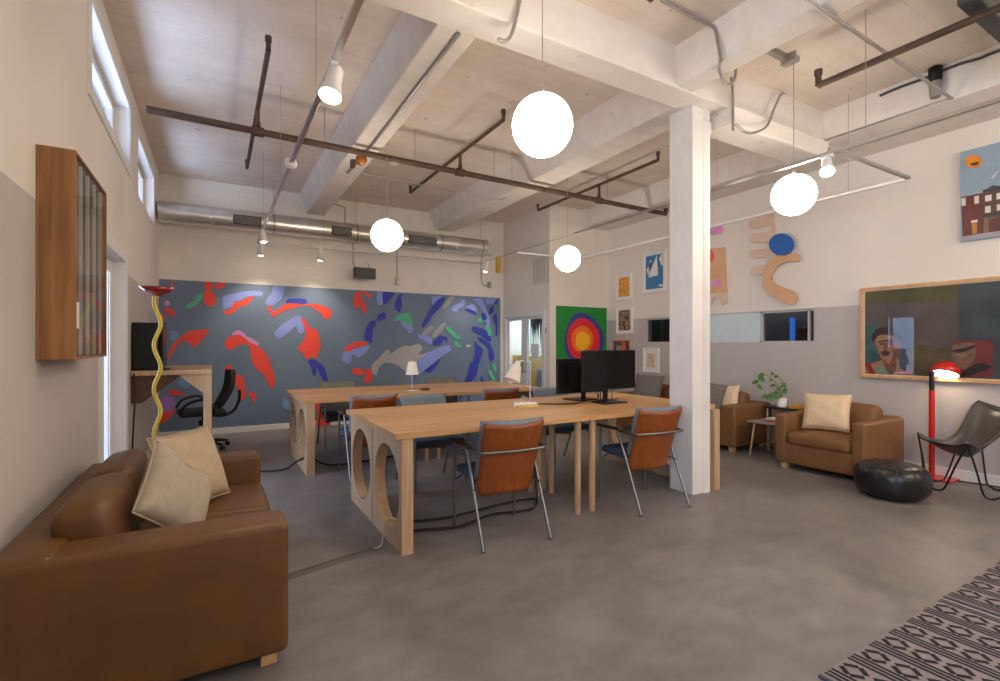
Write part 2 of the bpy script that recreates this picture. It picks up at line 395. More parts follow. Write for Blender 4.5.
# outlines measured on the walls they belong to (metres)
MURAL = (
 ('red',((-0.132,2.146),(-0.12,2.206),(-0.069,2.232),(-0.024,2.212),(-0.024,2.153),(-0.056,2.099),(-0.107,2.088))),
 ('red',((-0.126,2.065),(-0.081,2.097),(-0.03,2.07),(0.015,1.998),(-0.004,1.885),(-0.056,1.853),(-0.126,1.895),(-0.139,1.983))),
 ('red',((0.002,2.147),(0.048,2.209),(0.1,2.228),(0.139,2.215),(0.126,2.162),(0.061,2.12),(0.009,2.11))),
 ('red',((-0.496,2.156),(-0.499,2.143),(-0.506,2.133),(-0.517,2.129),(-0.528,2.132),(-0.536,2.141),(-0.539,2.153),(-0.536,2.166),(-0.528,2.176),(-0.517,2.181),(-0.506,2.178),(-0.499,2.169))),
 ('green',((-0.239,1.963),(-0.208,2.016),(-0.151,2.027),(-0.164,1.945),(-0.214,1.928))),
 ('green',((-0.345,1.856),(-0.308,1.894),(-0.233,1.927),(-0.195,1.899),(-0.258,1.86),(-0.308,1.821),(-0.335,1.82))),
 ('lilac',((-0.541,1.884),(-0.546,1.864),(-0.558,1.849),(-0.575,1.843),(-0.591,1.847),(-0.603,1.861),(-0.608,1.881),(-0.603,1.902),(-0.591,1.917),(-0.575,1.923),(-0.558,1.918),(-0.546,1.904))),
 ('red',((-0.598,1.803),(-0.551,1.819),(-0.503,1.785),(-0.479,1.735),(-0.503,1.698),(-0.551,1.726),(-0.586,1.753))),
 ('red',((-0.648,1.737),(-0.61,1.702),(-0.61,1.652),(-0.652,1.637))),
 ('peri',((0.106,2.01),(0.219,2.053),(0.421,2.106),(0.574,2.114),(0.63,2.095),(0.609,2.043),(0.49,2.044),(0.394,2.016),(0.313,1.959),(0.266,1.957),(0.219,1.879),(0.119,1.822),(0.1,1.934))),
 ('red',((0.119,1.799),(0.192,1.825),(0.266,1.949),(0.313,1.944),(0.463,2.035),(0.497,2.006),(0.394,1.886),(0.326,1.875),(0.219,1.757),(0.126,1.754))),
 ('red',((-0.088,1.525),(-0.295,1.499),(-0.418,1.41),(-0.515,1.302),(-0.557,1.187),(-0.551,1.086),(-0.479,1.267),(-0.394,1.36),(-0.332,1.338),(-0.283,1.287),(-0.233,1.281),(-0.183,1.346),(-0.132,1.42),(-0.088,1.487))),
 ('pale',((-0.527,1.496),(-0.479,1.489),(-0.43,1.447),(-0.503,1.359),(-0.539,1.388))),
 ('lilac',((0.219,1.438),(0.239,1.492),(0.299,1.523),(0.367,1.486),(0.421,1.425),(0.504,1.387),(0.574,1.317),(0.532,1.286),(0.421,1.363),(0.326,1.409),(0.272,1.439),(0.232,1.408))),
 ('red',((0.126,1.326),(0.166,1.402),(0.245,1.448),(0.34,1.441),(0.457,1.342),(0.54,1.296),(0.638,1.21),(0.709,1.107),(0.752,0.965),(0.795,0.822),(0.788,0.696),(0.745,0.65),(0.695,0.731),(0.624,0.874),(0.54,0.939),(0.485,1.064),(0.457,1.234),(0.421,1.304),(0.313,1.304),(0.245,1.25),(0.192,1.228),(0.139,1.266))),
 ('red',((0.221,0.954),(0.215,0.928),(0.199,0.91),(0.176,0.904),(0.154,0.911),(0.137,0.93),(0.131,0.956),(0.137,0.982),(0.154,1),(0.176,1.007),(0.199,0.999),(0.215,0.98))),
 ('red',((0.192,0.902),(0.245,0.877),(0.353,0.836),(0.38,0.743),(0.401,0.573),(0.387,0.497),(0.34,0.484),(0.299,0.563),(0.279,0.716),(0.219,0.81))),
 ('red',((0.428,0.572),(0.49,0.592),(0.539,0.535),(0.532,0.442),(0.497,0.46),(0.477,0.515))),
 ('pale',((-0.455,0.76),(-0.369,0.815),(-0.295,0.725),(-0.369,0.684))),
 ('red',((-0.545,0.649),(-0.503,0.676),(-0.369,0.611),(-0.394,0.584),(-0.479,0.595),(-0.539,0.606))),
 ('purple',((-0.473,0.472),(-0.486,0.415),(-0.521,0.375),(-0.569,0.363),(-0.616,0.382),(-0.651,0.426),(-0.663,0.484),(-0.651,0.54),(-0.616,0.58),(-0.569,0.593),(-0.521,0.575),(-0.486,0.531))),
 ('red',((-0.669,0.299),(-0.622,0.352),(-0.527,0.382),(-0.479,0.364),(-0.586,0.25),(-0.657,0.212))),
 ('peri',((0.795,2.22),(0.933,2.212),(0.897,2.035),(0.838,1.969),(0.781,1.919),(0.709,1.901),(0.659,1.946),(0.688,2.009),(0.745,2.091))),
 ('blue',((0.955,1.95),(0.992,2.016),(1.225,2.03),(1.256,1.971),(1.21,1.95),(1.029,1.954))),
 ('red',((0.745,1.752),(0.752,1.808),(0.838,1.842),(0.926,1.925),(1.029,1.954),(1.21,1.937),(1.271,1.948),(1.41,1.954),(1.52,1.917),(1.616,1.871),(1.64,1.805),(1.584,1.72),(1.528,1.727),(1.473,1.799),(1.333,1.901),(1.21,1.921),(1.029,1.865),(0.897,1.813),(0.795,1.738))),
 ('red',((0.688,1.868),(0.723,1.893),(0.752,1.855),(0.738,1.807),(0.702,1.83))),
 ('peri',((0.788,1.478),(0.853,1.573),(0.97,1.671),(1.074,1.738),(1.149,1.757),(1.179,1.709),(1.225,1.531),(1.149,1.474),(1.096,1.594),(1,1.496),(0.853,1.391),(0.802,1.43))),
 ('red',((1.172,1.717),(1.24,1.694),(1.286,1.589),(1.395,1.55),(1.434,1.469),(1.465,1.288),(1.442,1.205),(1.395,1.09),(1.333,1.108),(1.256,1.076),(1.179,1.191),(1.119,1.223),(1.149,1.288),(1.225,1.401),(1.24,1.532))),
 ('blue',((1.279,1.037),(1.333,1.077),(1.426,1.026),(1.505,0.967),(1.552,0.85),(1.576,0.733),(1.52,0.718),(1.457,0.819),(1.41,0.936),(1.395,0.821),(1.348,0.823),(1.317,0.955))),
 ('peri',((1.792,1.091),(1.841,1.192),(1.974,1.233),(2.247,1.293),(2.213,1.207),(2.144,1.138),(2.059,1.096),(1.966,1.148),(1.941,1.021),(1.874,0.997),(1.808,1.04))),
 ('red',((1.833,1.192),(1.874,1.276),(1.991,1.344),(2.127,1.362),(2.213,1.328),(2.161,1.284),(2.008,1.259),(1.924,1.2))),
 ('pale',((0.897,0.407),(0.911,0.502),(0.948,0.452),(1.029,0.44),(1.029,0.303),(0.911,0.327))),
 ('red',((1.375,0.409),(1.454,0.392),(1.499,0.189),(1.612,0.038),(1.601,-0.02),(1.398,-0.003),(1.42,0.195))),
 ('red',((1.983,2.04),(1.991,2.125),(2.059,2.18),(2.178,2.195),(2.265,2.156),(2.273,2.105),(2.23,2.085),(2.195,2.144),(2.093,2.122),(2.161,2.03),(2.204,1.877),(2.17,1.838),(2.127,1.874),(2.101,1.976),(2.059,1.906),(2.008,1.913),(1.991,1.989))),
 ('peri',((2.379,2.201),(2.449,2.205),(2.485,2.133),(2.467,1.991),(2.405,1.98),(2.37,2.057))),
 ('blue',((2.485,2.2),(2.675,2.199),(2.638,2.123),(2.548,2.012),(2.485,2.01))),
 ('blue',((2.785,2.184),(2.841,2.186),(2.803,2.131),(2.813,2.006),(2.776,1.879),(2.711,1.904),(2.684,1.974),(2.72,2.109))),
 ('blue',((2.37,1.743),(2.405,1.814),(2.494,1.861),(2.53,1.818),(2.512,1.747),(2.423,1.709),(2.379,1.708))),
 ('blue',((2.282,1.706),(2.352,1.708),(2.352,1.638),(2.308,1.55),(2.291,1.341),(2.239,1.359),(2.161,1.41),(2.187,1.565),(2.23,1.653))),
 ('peri',((2.794,1.719),(2.897,1.667),(3,1.642),(3.01,1.543),(2.944,1.506),(2.897,1.577),(2.822,1.63))),
 ('green',((2.693,1.725),(2.748,1.816),(2.953,1.867),(2.981,1.759),(3.01,1.651),(2.897,1.667),(2.803,1.728))),
 ('red',((1.966,0.85),(1.974,0.91),(2.11,0.906),(2.161,0.862),(2.144,0.802),(2.008,0.806))),
 ('red',((2.187,0.905),(2.23,0.912),(2.282,0.842),(2.3,0.737),(2.256,0.678),(2.178,0.658),(2.153,0.707),(2.187,0.81))),
 ('smear',((2.458,0.591),(2.53,0.817),(2.62,0.885),(2.584,0.709),(2.512,0.571))),
 ('smear',((2.748,0.614),(2.859,0.807),(2.915,0.77),(2.822,0.611))),
 ('smear',((2.711,1.364),(2.822,1.49),(2.897,1.509),(2.803,1.4))),
 ('smear',((2.282,0.59),(2.335,0.683),(2.405,0.646),(2.387,0.576))),
 ('smear',((2.897,1.311),(2.972,1.419),(3.029,1.402),(2.953,1.311))),
 ('smear',((2.638,0.796),(2.711,0.919),(2.785,0.899),(2.711,0.776))),
 ('stone',((2.282,0.894),(2.317,0.997),(2.423,1.083),(2.53,1.214),(2.602,1.195),(2.62,1.151),(2.822,1.275),(2.972,1.284),(3.125,1.32),(3.192,1.219),(3.125,1.165),(3.163,1.128),(3.319,1.173),(3.369,1.107),(3.125,1.001),(2.934,0.823),(2.785,0.917),(2.675,0.973),(2.512,0.994),(2.405,0.908),(2.37,0.787),(2.3,0.824))),
 ('blue',((2.988,0.758),(3.257,0.87),(3.535,1.068),(3.495,0.976),(3.375,0.83),(3.296,0.804),(3.218,0.843),(3.122,0.773),(3.026,0.739))),
 ('peri',((3.112,1.019),(3.316,1.163),(3.515,1.255),(3.719,1.292),(3.739,1.198),(3.616,1.123),(3.435,0.995),(3.257,0.87),(3.122,0.8))),
 ('peri',((3.083,1.525),(3.16,1.472),(3.336,1.455),(3.385,1.363),(3.346,1.307),(3.257,1.344),(3.199,1.399),(3.131,1.416),(3.102,1.489))),
 ('blue',((3.385,1.326),(3.415,1.381),(3.535,1.475),(3.596,1.457),(3.678,1.439),(3.657,1.345),(3.616,1.401),(3.535,1.307),(3.415,1.298))),
 ('peri',((3.365,2.103),(3.385,2.174),(3.576,2.178),(3.515,2.11),(3.395,2.011))),
 ('brush',((3.576,1.981),(3.698,2.175),(3.822,2.171),(3.637,1.974))),
 ('brush',((3.179,1.508),(3.356,1.658),(3.415,1.604),(3.257,1.473))),
 ('brush',((3.375,1.492),(3.576,1.7),(3.647,1.664),(3.435,1.437))),
 ('blue',((3.179,1.655),(3.257,1.804),(3.356,1.973),(3.515,2.138),(3.616,2.161),(3.596,2.076),(3.495,1.941),(3.395,1.845),(3.336,1.75),(3.238,1.638),(3.189,1.609))),
 ('green',((3.647,1.589),(3.688,1.646),(3.802,1.554),(3.864,1.479),(3.948,1.451),(3.948,1.412),(3.843,1.421),(3.739,1.496))),
 ('green',((3.812,1.345),(3.854,1.383),(3.917,1.307),(3.959,1.269),(3.927,1.25),(3.843,1.269))),
 ('peri',((3.76,1.941),(3.802,2.018),(3.927,2.09),(4.012,2.171),(4.023,2.037),(3.906,1.975),(3.843,1.906))),
 ('peri',((4.033,1.999),(4.097,2.04),(4.205,2.073),(4.271,1.969),(4.271,1.92),(4.162,1.965))),
 ('blue',((4.033,1.97),(4.119,1.973),(4.249,1.929),(4.271,1.872),(4.184,1.888),(4.065,1.942))),
 ('blue',((4.37,1.894),(4.437,1.897),(4.492,1.82),(4.459,1.75),(4.403,1.778))),
 ('peri',((4.184,2.16),(4.271,2.183),(4.403,2.186),(4.448,2.074),(4.504,1.938),(4.56,1.782),(4.549,1.643),(4.47,1.642),(4.492,1.741),(4.381,1.738),(4.492,1.8),(4.47,1.898),(4.381,1.973),(4.315,2.068))),
 ('peri',((4.481,2.183),(4.719,2.195),(4.628,2.101),(4.504,2.076))),
 ('blue',((4.719,2.185),(4.726,2.095),(4.662,2.103))),
 ('blue',((4.537,1.9),(4.56,1.999),(4.639,2.062),(4.651,1.983),(4.605,1.902))),
 ('blue',((4.628,1.803),(4.662,1.884),(4.719,1.866),(4.731,1.627),(4.724,1.487),(4.685,1.507),(4.696,1.666))),
 ('blue',((4.184,1.579),(4.205,1.647),(4.359,1.62),(4.492,1.564),(4.582,1.446),(4.571,1.367),(4.403,1.464))),
 ('green',((4.293,1.775),(4.359,1.826),(4.403,1.739),(4.337,1.727))),
 ('green',((4.459,1.622),(4.492,1.662),(4.582,1.624),(4.605,1.506),(4.537,1.475),(4.504,1.544))),
 ('blue',((4.293,1.419),(4.359,1.439),(4.537,1.351),(4.628,1.193),(4.662,1.073),(4.616,0.995),(4.549,1.035),(4.537,1.213),(4.448,1.312))),
 ('blue',((4.227,1.37),(4.293,1.312),(4.403,1.214),(4.381,1.096),(4.315,0.921),(4.271,0.728),(4.184,0.634),(4.119,0.539),(4.012,0.563),(4.076,0.734),(4.14,0.944),(4.205,1.001),(4.249,1.175))),
 ('blue',((4.359,0.666),(4.392,0.704),(4.448,0.565),(4.359,0.539))),
 ('green',((4.526,0.799),(4.571,0.817),(4.651,0.716),(4.696,0.555),(4.628,0.598),(4.549,0.719))),
 ('green',((4.594,0.945),(4.696,0.914),(4.701,0.794),(4.651,0.815))),
 ('smear',((3.296,0.62),(3.843,0.608),(3.843,0.579),(3.296,0.596))),
 ('label',((4.055,1.307),(4.151,1.307),(4.151,1.263),(4.055,1.263))),
)
SCULPT = {
 'comb': ((3.676,2.993),(3.649,2.953),(3.628,2.375),(3.688,2.304),(3.757,2.234),(3.95,2.235),(3.938,2.327),(3.722,2.355),(3.715,2.433),(3.95,2.458),(3.975,2.556),(3.722,2.56),(3.711,2.615),(3.95,2.669),(3.988,2.735),(3.95,2.775),(3.711,2.774),(3.699,2.84),(3.95,2.846),(4,2.915),(3.95,2.963)),
 'disc': ((3.378,2.533),(3.383,2.499),(3.398,2.469),(3.422,2.445),(3.453,2.429),(3.49,2.421),(3.53,2.422),(3.57,2.433),(3.608,2.453),(3.641,2.481),(3.666,2.514),(3.682,2.55),(3.688,2.588),(3.682,2.623),(3.666,2.654),(3.641,2.678),(3.608,2.694),(3.57,2.701),(3.53,2.697),(3.49,2.685),(3.453,2.664),(3.422,2.637),(3.398,2.604),(3.383,2.569)),
 'curl': ((3.341,2.419),(3.341,2.321),(3.464,2.339),(3.585,2.301),(3.653,2.232),(3.688,2.146),(3.597,2.057),(3.368,1.935),(3.378,1.817),(3.486,1.813),(3.619,1.902),(3.746,2.015),(3.786,2.134),(3.769,2.27),(3.711,2.376),(3.619,2.418),(3.486,2.426)),
 'pinkblock': ((4.835,3),(4.396,2.974),(4.396,2.875),(4.835,2.908)),
 'panel': ((4.961,2.714),(4.355,2.673),(4.336,2.344),(4.322,2.034),(4.961,2.04)),
 'wave': ((4.961,2.04),(4.322,2.034),(4.322,1.886),(4.396,1.862),(4.438,1.945),(4.509,1.983),(4.566,1.892),(4.61,1.869),(4.714,1.98),(4.835,1.885),(4.961,1.894)),
 'panelred': ((4.509,2.569),(4.514,2.537),(4.529,2.509),(4.554,2.49),(4.584,2.479),(4.619,2.478),(4.653,2.489),(4.685,2.509),(4.71,2.536),(4.726,2.569),(4.732,2.604),(4.726,2.636),(4.71,2.664),(4.685,2.684),(4.653,2.694),(4.619,2.693),(4.584,2.682),(4.554,2.662),(4.529,2.634),(4.514,2.602)),
 'panelpink': ((4.898,2.212),(4.404,2.216),(4.404,2.141),(4.898,2.132)),
}
PORTRAIT = {
 'olive': ((2.667,1.912),(1.857,1.921),(1.857,1.717),(2.216,1.727),(2.667,1.75)),
 'mid': ((2.667,1.76),(1.844,1.725),(1.844,0.988),(2.667,0.96)),
 'teal': ((1.851,1.92),(1.571,1.921),(1.571,1),(1.844,0.991)),
 'teal2': ((2.65,1.486),(2.525,1.501),(2.493,1.216),(2.574,1.08),(2.65,1.039)),
 'blue': ((2.32,1.55),(2.223,1.546),(2.223,1.202),(2.275,0.981),(2.32,1.126)),
 'olive2': ((2.216,1.274),(2.086,1.292),(1.923,1.224),(1.923,0.992),(2.216,0.985)),
 'redbg': ((1.896,1.353),(1.604,1.334),(1.61,1.004),(1.844,0.994)),
 'shoulder': ((2.616,1.069),(2.477,1.137),(2.336,1.163),(2.308,1.053),(2.194,1),(2.194,0.982),(2.583,0.969)),
 'face': ((2.545,1.378),(2.445,1.409),(2.351,1.375),(2.308,1.292),(2.339,1.163),(2.405,1.096),(2.469,1.15),(2.509,1.244)),
 'faceshade': ((2.405,1.348),(2.351,1.366),(2.313,1.288),(2.342,1.166),(2.397,1.105),(2.374,1.218)),
 'hair': ((2.571,1.378),(2.541,1.454),(2.477,1.49),(2.39,1.488),(2.313,1.439),(2.287,1.356),(2.308,1.301),(2.343,1.375),(2.445,1.412),(2.517,1.391),(2.545,1.33)),
 'mous': ((2.485,1.226),(2.445,1.245),(2.401,1.227),(2.413,1.189),(2.469,1.179)),
 'eye1': ((2.493,1.315),(2.453,1.326),(2.453,1.303),(2.489,1.296)),
 'eye2': ((2.429,1.329),(2.374,1.338),(2.374,1.314),(2.426,1.311)),
 'nose': ((2.451,1.32),(2.435,1.324),(2.426,1.251),(2.457,1.243)),
 'brow': ((2.509,1.334),(2.448,1.352),(2.366,1.363),(2.366,1.348),(2.448,1.337),(2.506,1.32)),
 'cheek': ((2.39,1.292),(2.351,1.296),(2.354,1.255),(2.385,1.251)),
 'beard': ((2.469,1.15),(2.405,1.096),(2.351,1.153),(2.359,0.995),(2.413,0.993)),
 'strap1': ((2.638,1.098),(2.588,1.103),(2.528,0.983),(2.583,0.976)),
 'strap2': ((2.26,1.04),(2.219,1.039),(2.219,0.984),(2.26,0.982)),
 'cyan': ((2.525,1.054),(2.461,1.075),(2.421,0.992),(2.493,0.985)),
 'face2': ((1.899,1.276),(1.844,1.318),(1.737,1.309),(1.731,1.177),(1.793,1.071),(1.87,1.097),(1.896,1.173)),
 'f2dark': ((1.896,1.25),(1.793,1.276),(1.731,1.301),(1.743,1.268),(1.844,1.225)),
 'f2mouth': ((1.844,1.166),(1.768,1.184),(1.793,1.142)),
 'arm': ((1.857,1.004),(1.718,1.127),(1.634,1.114),(1.634,1.081),(1.793,0.999)),
}
TOWN = {
 'sun': ((1.682,3.005),(1.685,2.987),(1.693,2.973),(1.706,2.963),(1.723,2.96),(1.741,2.962),(1.759,2.971),(1.776,2.985),(1.789,3.003),(1.798,3.023),(1.801,3.043),(1.798,3.061),(1.789,3.075),(1.776,3.085),(1.759,3.088),(1.741,3.085),(1.723,3.076),(1.706,3.061),(1.693,3.044),(1.685,3.024)),
 'sunface': ((1.766,3.013),(1.704,3.012),(1.709,2.983),(1.755,2.99)),
 'sun_eye': ((1.755,3.052),(1.743,3.052),(1.743,3.036),(1.755,3.039)),
 'sun_eye2': ((1.728,3.05),(1.717,3.049),(1.717,3.034),(1.728,3.036)),
 'redb': ((1.833,2.713),(1.679,2.714),(1.679,2.337),(1.821,2.33)),
 'darkb': ((1.679,2.736),(1.648,2.739),(1.615,2.759),(1.571,2.741),(1.417,2.741),(1.417,2.314),(1.679,2.329)),
 'cap': ((1.679,2.741),(1.648,2.742),(1.615,2.765),(1.571,2.747),(1.417,2.747),(1.417,2.718),(1.679,2.717)),
 'belt': ((1.679,2.506),(1.417,2.5),(1.417,2.483),(1.679,2.491)),
 'w1': ((1.83,2.7),(1.798,2.698),(1.797,2.625),(1.826,2.628)),
 'w2': ((1.737,2.696),(1.704,2.696),(1.704,2.623),(1.735,2.625)),
 'w3': ((1.662,2.682),(1.618,2.683),(1.618,2.626),(1.661,2.626)),
 'w4': ((1.662,2.582),(1.624,2.581),(1.624,2.52),(1.662,2.521)),
 'w5': ((1.585,2.683),(1.546,2.684),(1.546,2.625),(1.585,2.626)),
 'w6': ((1.583,2.581),(1.546,2.581),(1.546,2.522),(1.583,2.524)),
 'lint': ((1.76,2.472),(1.713,2.474),(1.713,2.449),(1.758,2.449)),
 'door': ((1.755,2.443),(1.717,2.446),(1.717,2.344),(1.749,2.343)),
 'shop': ((1.67,2.478),(1.583,2.473),(1.583,2.333),(1.67,2.335)),
 'shop2': ((1.637,2.463),(1.577,2.462),(1.577,2.334),(1.635,2.337)),
 'ground': ((1.821,2.333),(1.679,2.337),(1.417,2.335),(1.417,2.292),(1.818,2.294)),
 'bird': ((1.624,2.819),(1.61,2.852),(1.571,2.892),(1.571,2.877),(1.599,2.834)),
}
TARGET = {
 't_blue': ((5.158,1.378),(5.199,1.58),(5.311,1.765),(5.466,1.86),(5.651,1.845),(5.84,1.738),(5.994,1.572),(6.044,1.382),(5.978,1.17),(5.786,1.004),(5.545,0.959),(5.311,1.033),(5.183,1.176)),
 't_red': ((5.219,1.338),(5.234,1.54),(5.362,1.705),(5.545,1.771),(5.732,1.714),(5.895,1.571),(5.95,1.382),(5.895,1.171),(5.705,1.047),(5.466,1.051),(5.285,1.155)),
 't_orange': ((5.311,1.358),(5.337,1.521),(5.466,1.617),(5.624,1.629),(5.759,1.527),(5.802,1.381),(5.732,1.235),(5.571,1.153),(5.388,1.216)),
 't_yellow': ((5.399,1.359),(5.424,1.481),(5.545,1.536),(5.678,1.484),(5.721,1.381),(5.667,1.256),(5.519,1.215),(5.424,1.269)),
}
SAILS = {
 's1': ((5.723,2.684),(5.676,2.677),(5.794,2.548),(5.761,2.453),(5.709,2.483)),
 's2': ((5.574,2.758),(5.547,2.427),(5.761,2.409)),
 's3': ((5.48,2.754),(5.413,2.753),(5.413,2.557),(5.493,2.597),(5.529,2.691)),
 's4': ((5.556,2.257),(5.493,2.278),(5.431,2.265),(5.431,2.23)),
}
CONDUIT = {
 'c_ceiling': ((2.632,2.33,3.65),(2.889,2.34,3.65),(3.123,2.336,3.65),(3.17,2.315,3.621),(3.17,2.287,3.51),(3.17,2.261,3.352),(3.463,2.45,3.48),(3.574,2.45,3.437),(3.682,2.45,3.497),(3.752,2.45,3.634)),
 'c_col': ((3.643,2.66,3.568),(3.6,2.66,3.501),(3.6,2.66,3.325),(3.6,2.66,3.122)),
 'c_loop': ((4.646,2.66,3.908),(4.521,2.66,3.811),(4.399,2.66,3.523),(4.297,2.66,3.328),(4.164,2.66,3.224),(3.988,2.66,3.16),(3.82,2.66,3.2)),
 'strut': ((3.695,2.296,3.6),(4.081,2.3,3.6),(4.111,2.246,3.6)),
 'c_girder': ((1.705,2.66,3.561),(1.641,2.66,3.298),(1.585,2.66,3.221),(1.534,2.66,3.217)),
 'c_right': ((5.37,2.17,3.662),(5.37,2.008,3.671),(5.37,1.833,3.667),(5.37,1.734,3.675),(5.37,1.597,3.676),(5.37,1.477,3.661),(5.37,1.361,3.666)),
 'rspot': ((5.3,1.763,3.651),(5.3,1.736,3.511)),
 'bar': ((3.962,1.145,3.4),(4.467,1.132,3.4)),
 'stub': ((2.189,2.041,3.3),),
 'ystrip': ((4,4.741,2.771),),
}
SQUIGGLE = ((-0.342,4.2,1.645),(-0.336,4.2,1.554),(-0.326,4.2,1.451),(-0.342,4.2,1.371),(-0.364,4.2,1.303),(-0.352,4.2,1.223),(-0.331,4.2,1.143),(-0.347,4.2,1.052),(-0.366,4.2,0.985),(-0.362,4.2,0.988),(-0.344,4.2,0.883),(-0.338,4.2,0.831),(-0.362,4.2,0.75),(-0.369,4.2,0.678),(-0.362,4.2,0.606))
# ------------------------------------------------------------------ the room
XL, XR, YB, YA, XD, ZC, YF = -0.67, 6.2, 8.25, 6.72, 4.88, 3.68, -3.2
H_LEFT, H_RIGHT = 1.93, 1.745            # heights of the two-tone paint line

def wall(name, axis, pos, out, a0, a1, z0, z1, openings=(), line=None, mats=None, t=0.16):
    A = sorted({a0, a1} | {q for o in openings for q in o[:2]})
    Z = sorted({z0, z1} | {q for o in openings for q in o[2:]} | ({line} if line else set()))
    m = Mesh()
    for i in range(len(A) - 1):
        for j in range(len(Z) - 1):
            ca, cz = (A[i] + A[i + 1]) / 2, (Z[j] + Z[j + 1]) / 2
            if any(o[0] < ca < o[1] and o[2] < cz < o[3] for o in openings): continue
            mi = 1 if (line and cz < line) else 0
            p0, p1 = sorted((pos, pos + out * t))
            if axis == 'x': m.box(p0, p1, A[i], A[i + 1], Z[j], Z[j + 1], mi)
            else: m.box(A[i], A[i + 1], p0, p1, Z[j], Z[j + 1], mi)
    return struct(m.build(name, mats or [K['wall'], K['wallgrey']]))

LDOOR = (4.25, 5.25, 0.0, 2.04); WIN1 = (3.90, 5.52, 2.90, 3.44); WIN2 = (6.13, 7.62, 2.82, 3.42); WIN3 = (-2.4, -0.6, 1.0, 3.0)
STRIP = (3.17, 5.85, 1.33, 1.735); DDOOR = (6.92, 8.16, 0.0, 1.83)
wall('wall_left', 'x', XL, -1, YF, YB, 0, ZC, (LDOOR, WIN1, WIN2, WIN3), H_LEFT)
wall('wall_right', 'x', XR, 1, YF, YA, 0, ZC, (STRIP,), H_RIGHT)
wall('wall_back', 'y', YB, 1, XL - .16, XD + .16, 0, ZC, (), None, [K['brick']])
wall('wall_alcove', 'y', YA, 1, XD + .16, XR + .16, 0, ZC, (), H_RIGHT)
wall('wall_side', 'x', XD, 1, YA, YB, 0, ZC, (DDOOR,))
wall('wall_front', 'y', YF, -1, XL - .16, XR + .16, 0, ZC, (), H_RIGHT)
# rooms glimpsed through the openings
def shell(name, mt, *boxes):
    for b in boxes:
        m = Mesh(); m.box(*b); struct(m.build(name, mt))
shell('wall_neighbour_left', K['neighbour'], (-2.9, -2.75, 1.5, 9.2, 0, 3.83), (-2.75, XL - .16, 9.05, 9.2, 0, 3.83), (-2.75, XL - .16, 1.5, 1.65, 0, 3.83))
shell('wall_neighbour_soffit', K['covergrey'], (-2.75, XL - .16, 1.65, 9.05, 3.68, 3.83))
shell('wall_neighbour_side', K['sky'], (5.6, 5.7, YA + .16, 8.6, 0, 2.4), (XD + .16, 5.6, 8.5, 8.6, 0, 2.4), (XD + .16, 5.7, YA + .16, 8.6, 2.4, 2.5))
shell('wall_neighbour_right', mat('dark_room_paint', (0.10, 0.095, 0.09, 1), 0.8), (6.9, 7.0, 3.0, 6.0, 1.0, 2.1), (XR + .16, 6.9, 3.0, 3.1, 1.0, 2.1), (XR + .16, 6.9, 5.9, 6.0, 1.0, 2.1), (XR + .16, 6.9, 3.1, 5.9, 2.0, 2.1), (XR + .16, 6.9, 3.1, 5.9, 1.0, 1.1))
m = Mesh(); m.box(-2.9, 7.0, YF - .2, 9.2, -0.12, 0.0)
struct(m.build('floor', K['floor']))
m = Mesh(); m.box(XL - .16, XR + .16, YF - .16, YB + .16, ZC, ZC + .15)
struct(m.build('ceiling', K['ceil']))
# concrete girder across the room and the beams framing into it
def beam_y(name, xb0, xb1, xt0, xt1, y0, y1, zb=3.38):
    m = Mesh()
    m.prism([(xb0, y0, zb), (xb1, y0, zb), (xt1, y0, ZC + .01), (xt0, y0, ZC + .01)], (0, y1 - y0, 0))
    return struct(m.build(name, K['beam'], bevel=.012))
m = Mesh(); m.prism([(XL - .1, 2.69, 3.37), (XL - .1, 2.94, 3.37), (XL - .1, 2.97, ZC + .01), (XL - .1, 2.66, ZC + .01)], (XR - XL + .2, 0, 0))
struct(m.build('ceiling_girder', K['beam'], bevel=.012))
beam_y('ceiling_beam', 1.25, 1.53, 1.15, 1.63, 2.93, YB + .05)
beam_y('ceiling_beam', 3.47, 3.80, 3.30, 3.86, 2.93, YB + .05)
beam_y('ceiling_beam', 1.10, 1.38, 1.02, 1.46, YF, 2.70)
beam_y('ceiling_beam', 3.21, 3.40, 3.17, 3.48, YF, 2.70)
beam_y('ceiling_beam', 5.40, XR + .05, 5.37, XR + .05, YF, 2.70)
beam_y('ceiling_beam', 5.62, XR + .05, 5.59, XR + .05, 2.93, YA + .05)
# dropped haunch on the girder right of the column
m = Mesh(); m.prism([(3.86, 2.62, 3.37), (3.86, 2.96, 3.37), (3.86, 2.96, 3.22), (3.86, 2.66, 3.22)], (1.54, 0, 0))
struct(m.build('girder_haunch', K['beam'], bevel=.02))
m = Mesh(); m.box(3.565, 3.70, 2.82, 3.07, 0, 3.40)
m.lathe([(0.080, 0), (0.080, 3.16), (0.09, 3.18), (0.09, 3.26), (0.075, 3.28), (0.075, 3.40)], (3.752, 2.885, 0), 32)
m.box(3.62, 3.83, 2.83, 2.95, 3.22, 3.26)
struct(m.build('column', K['column'], bevel=.006))
# baseboards
m = Mesh(); m.box(XR - .016, XR, YF, YA, 0, .10); struct(m.build('baseboard_right', K['trim'], bevel=.003))
m = Mesh(); m.box(XD, XR - .016, YA - .016, YA, 0, .10); struct(m.build('baseboard_alcove', K['trim'], bevel=.003))
m = Mesh(); m.box(XL, XL + .016, YF, 4.16, 0, .10); m.box(XL, XL + .016, 5.34, YB, 0, .10); struct(m.build('baseboard_left', K['trim'], bevel=.003))

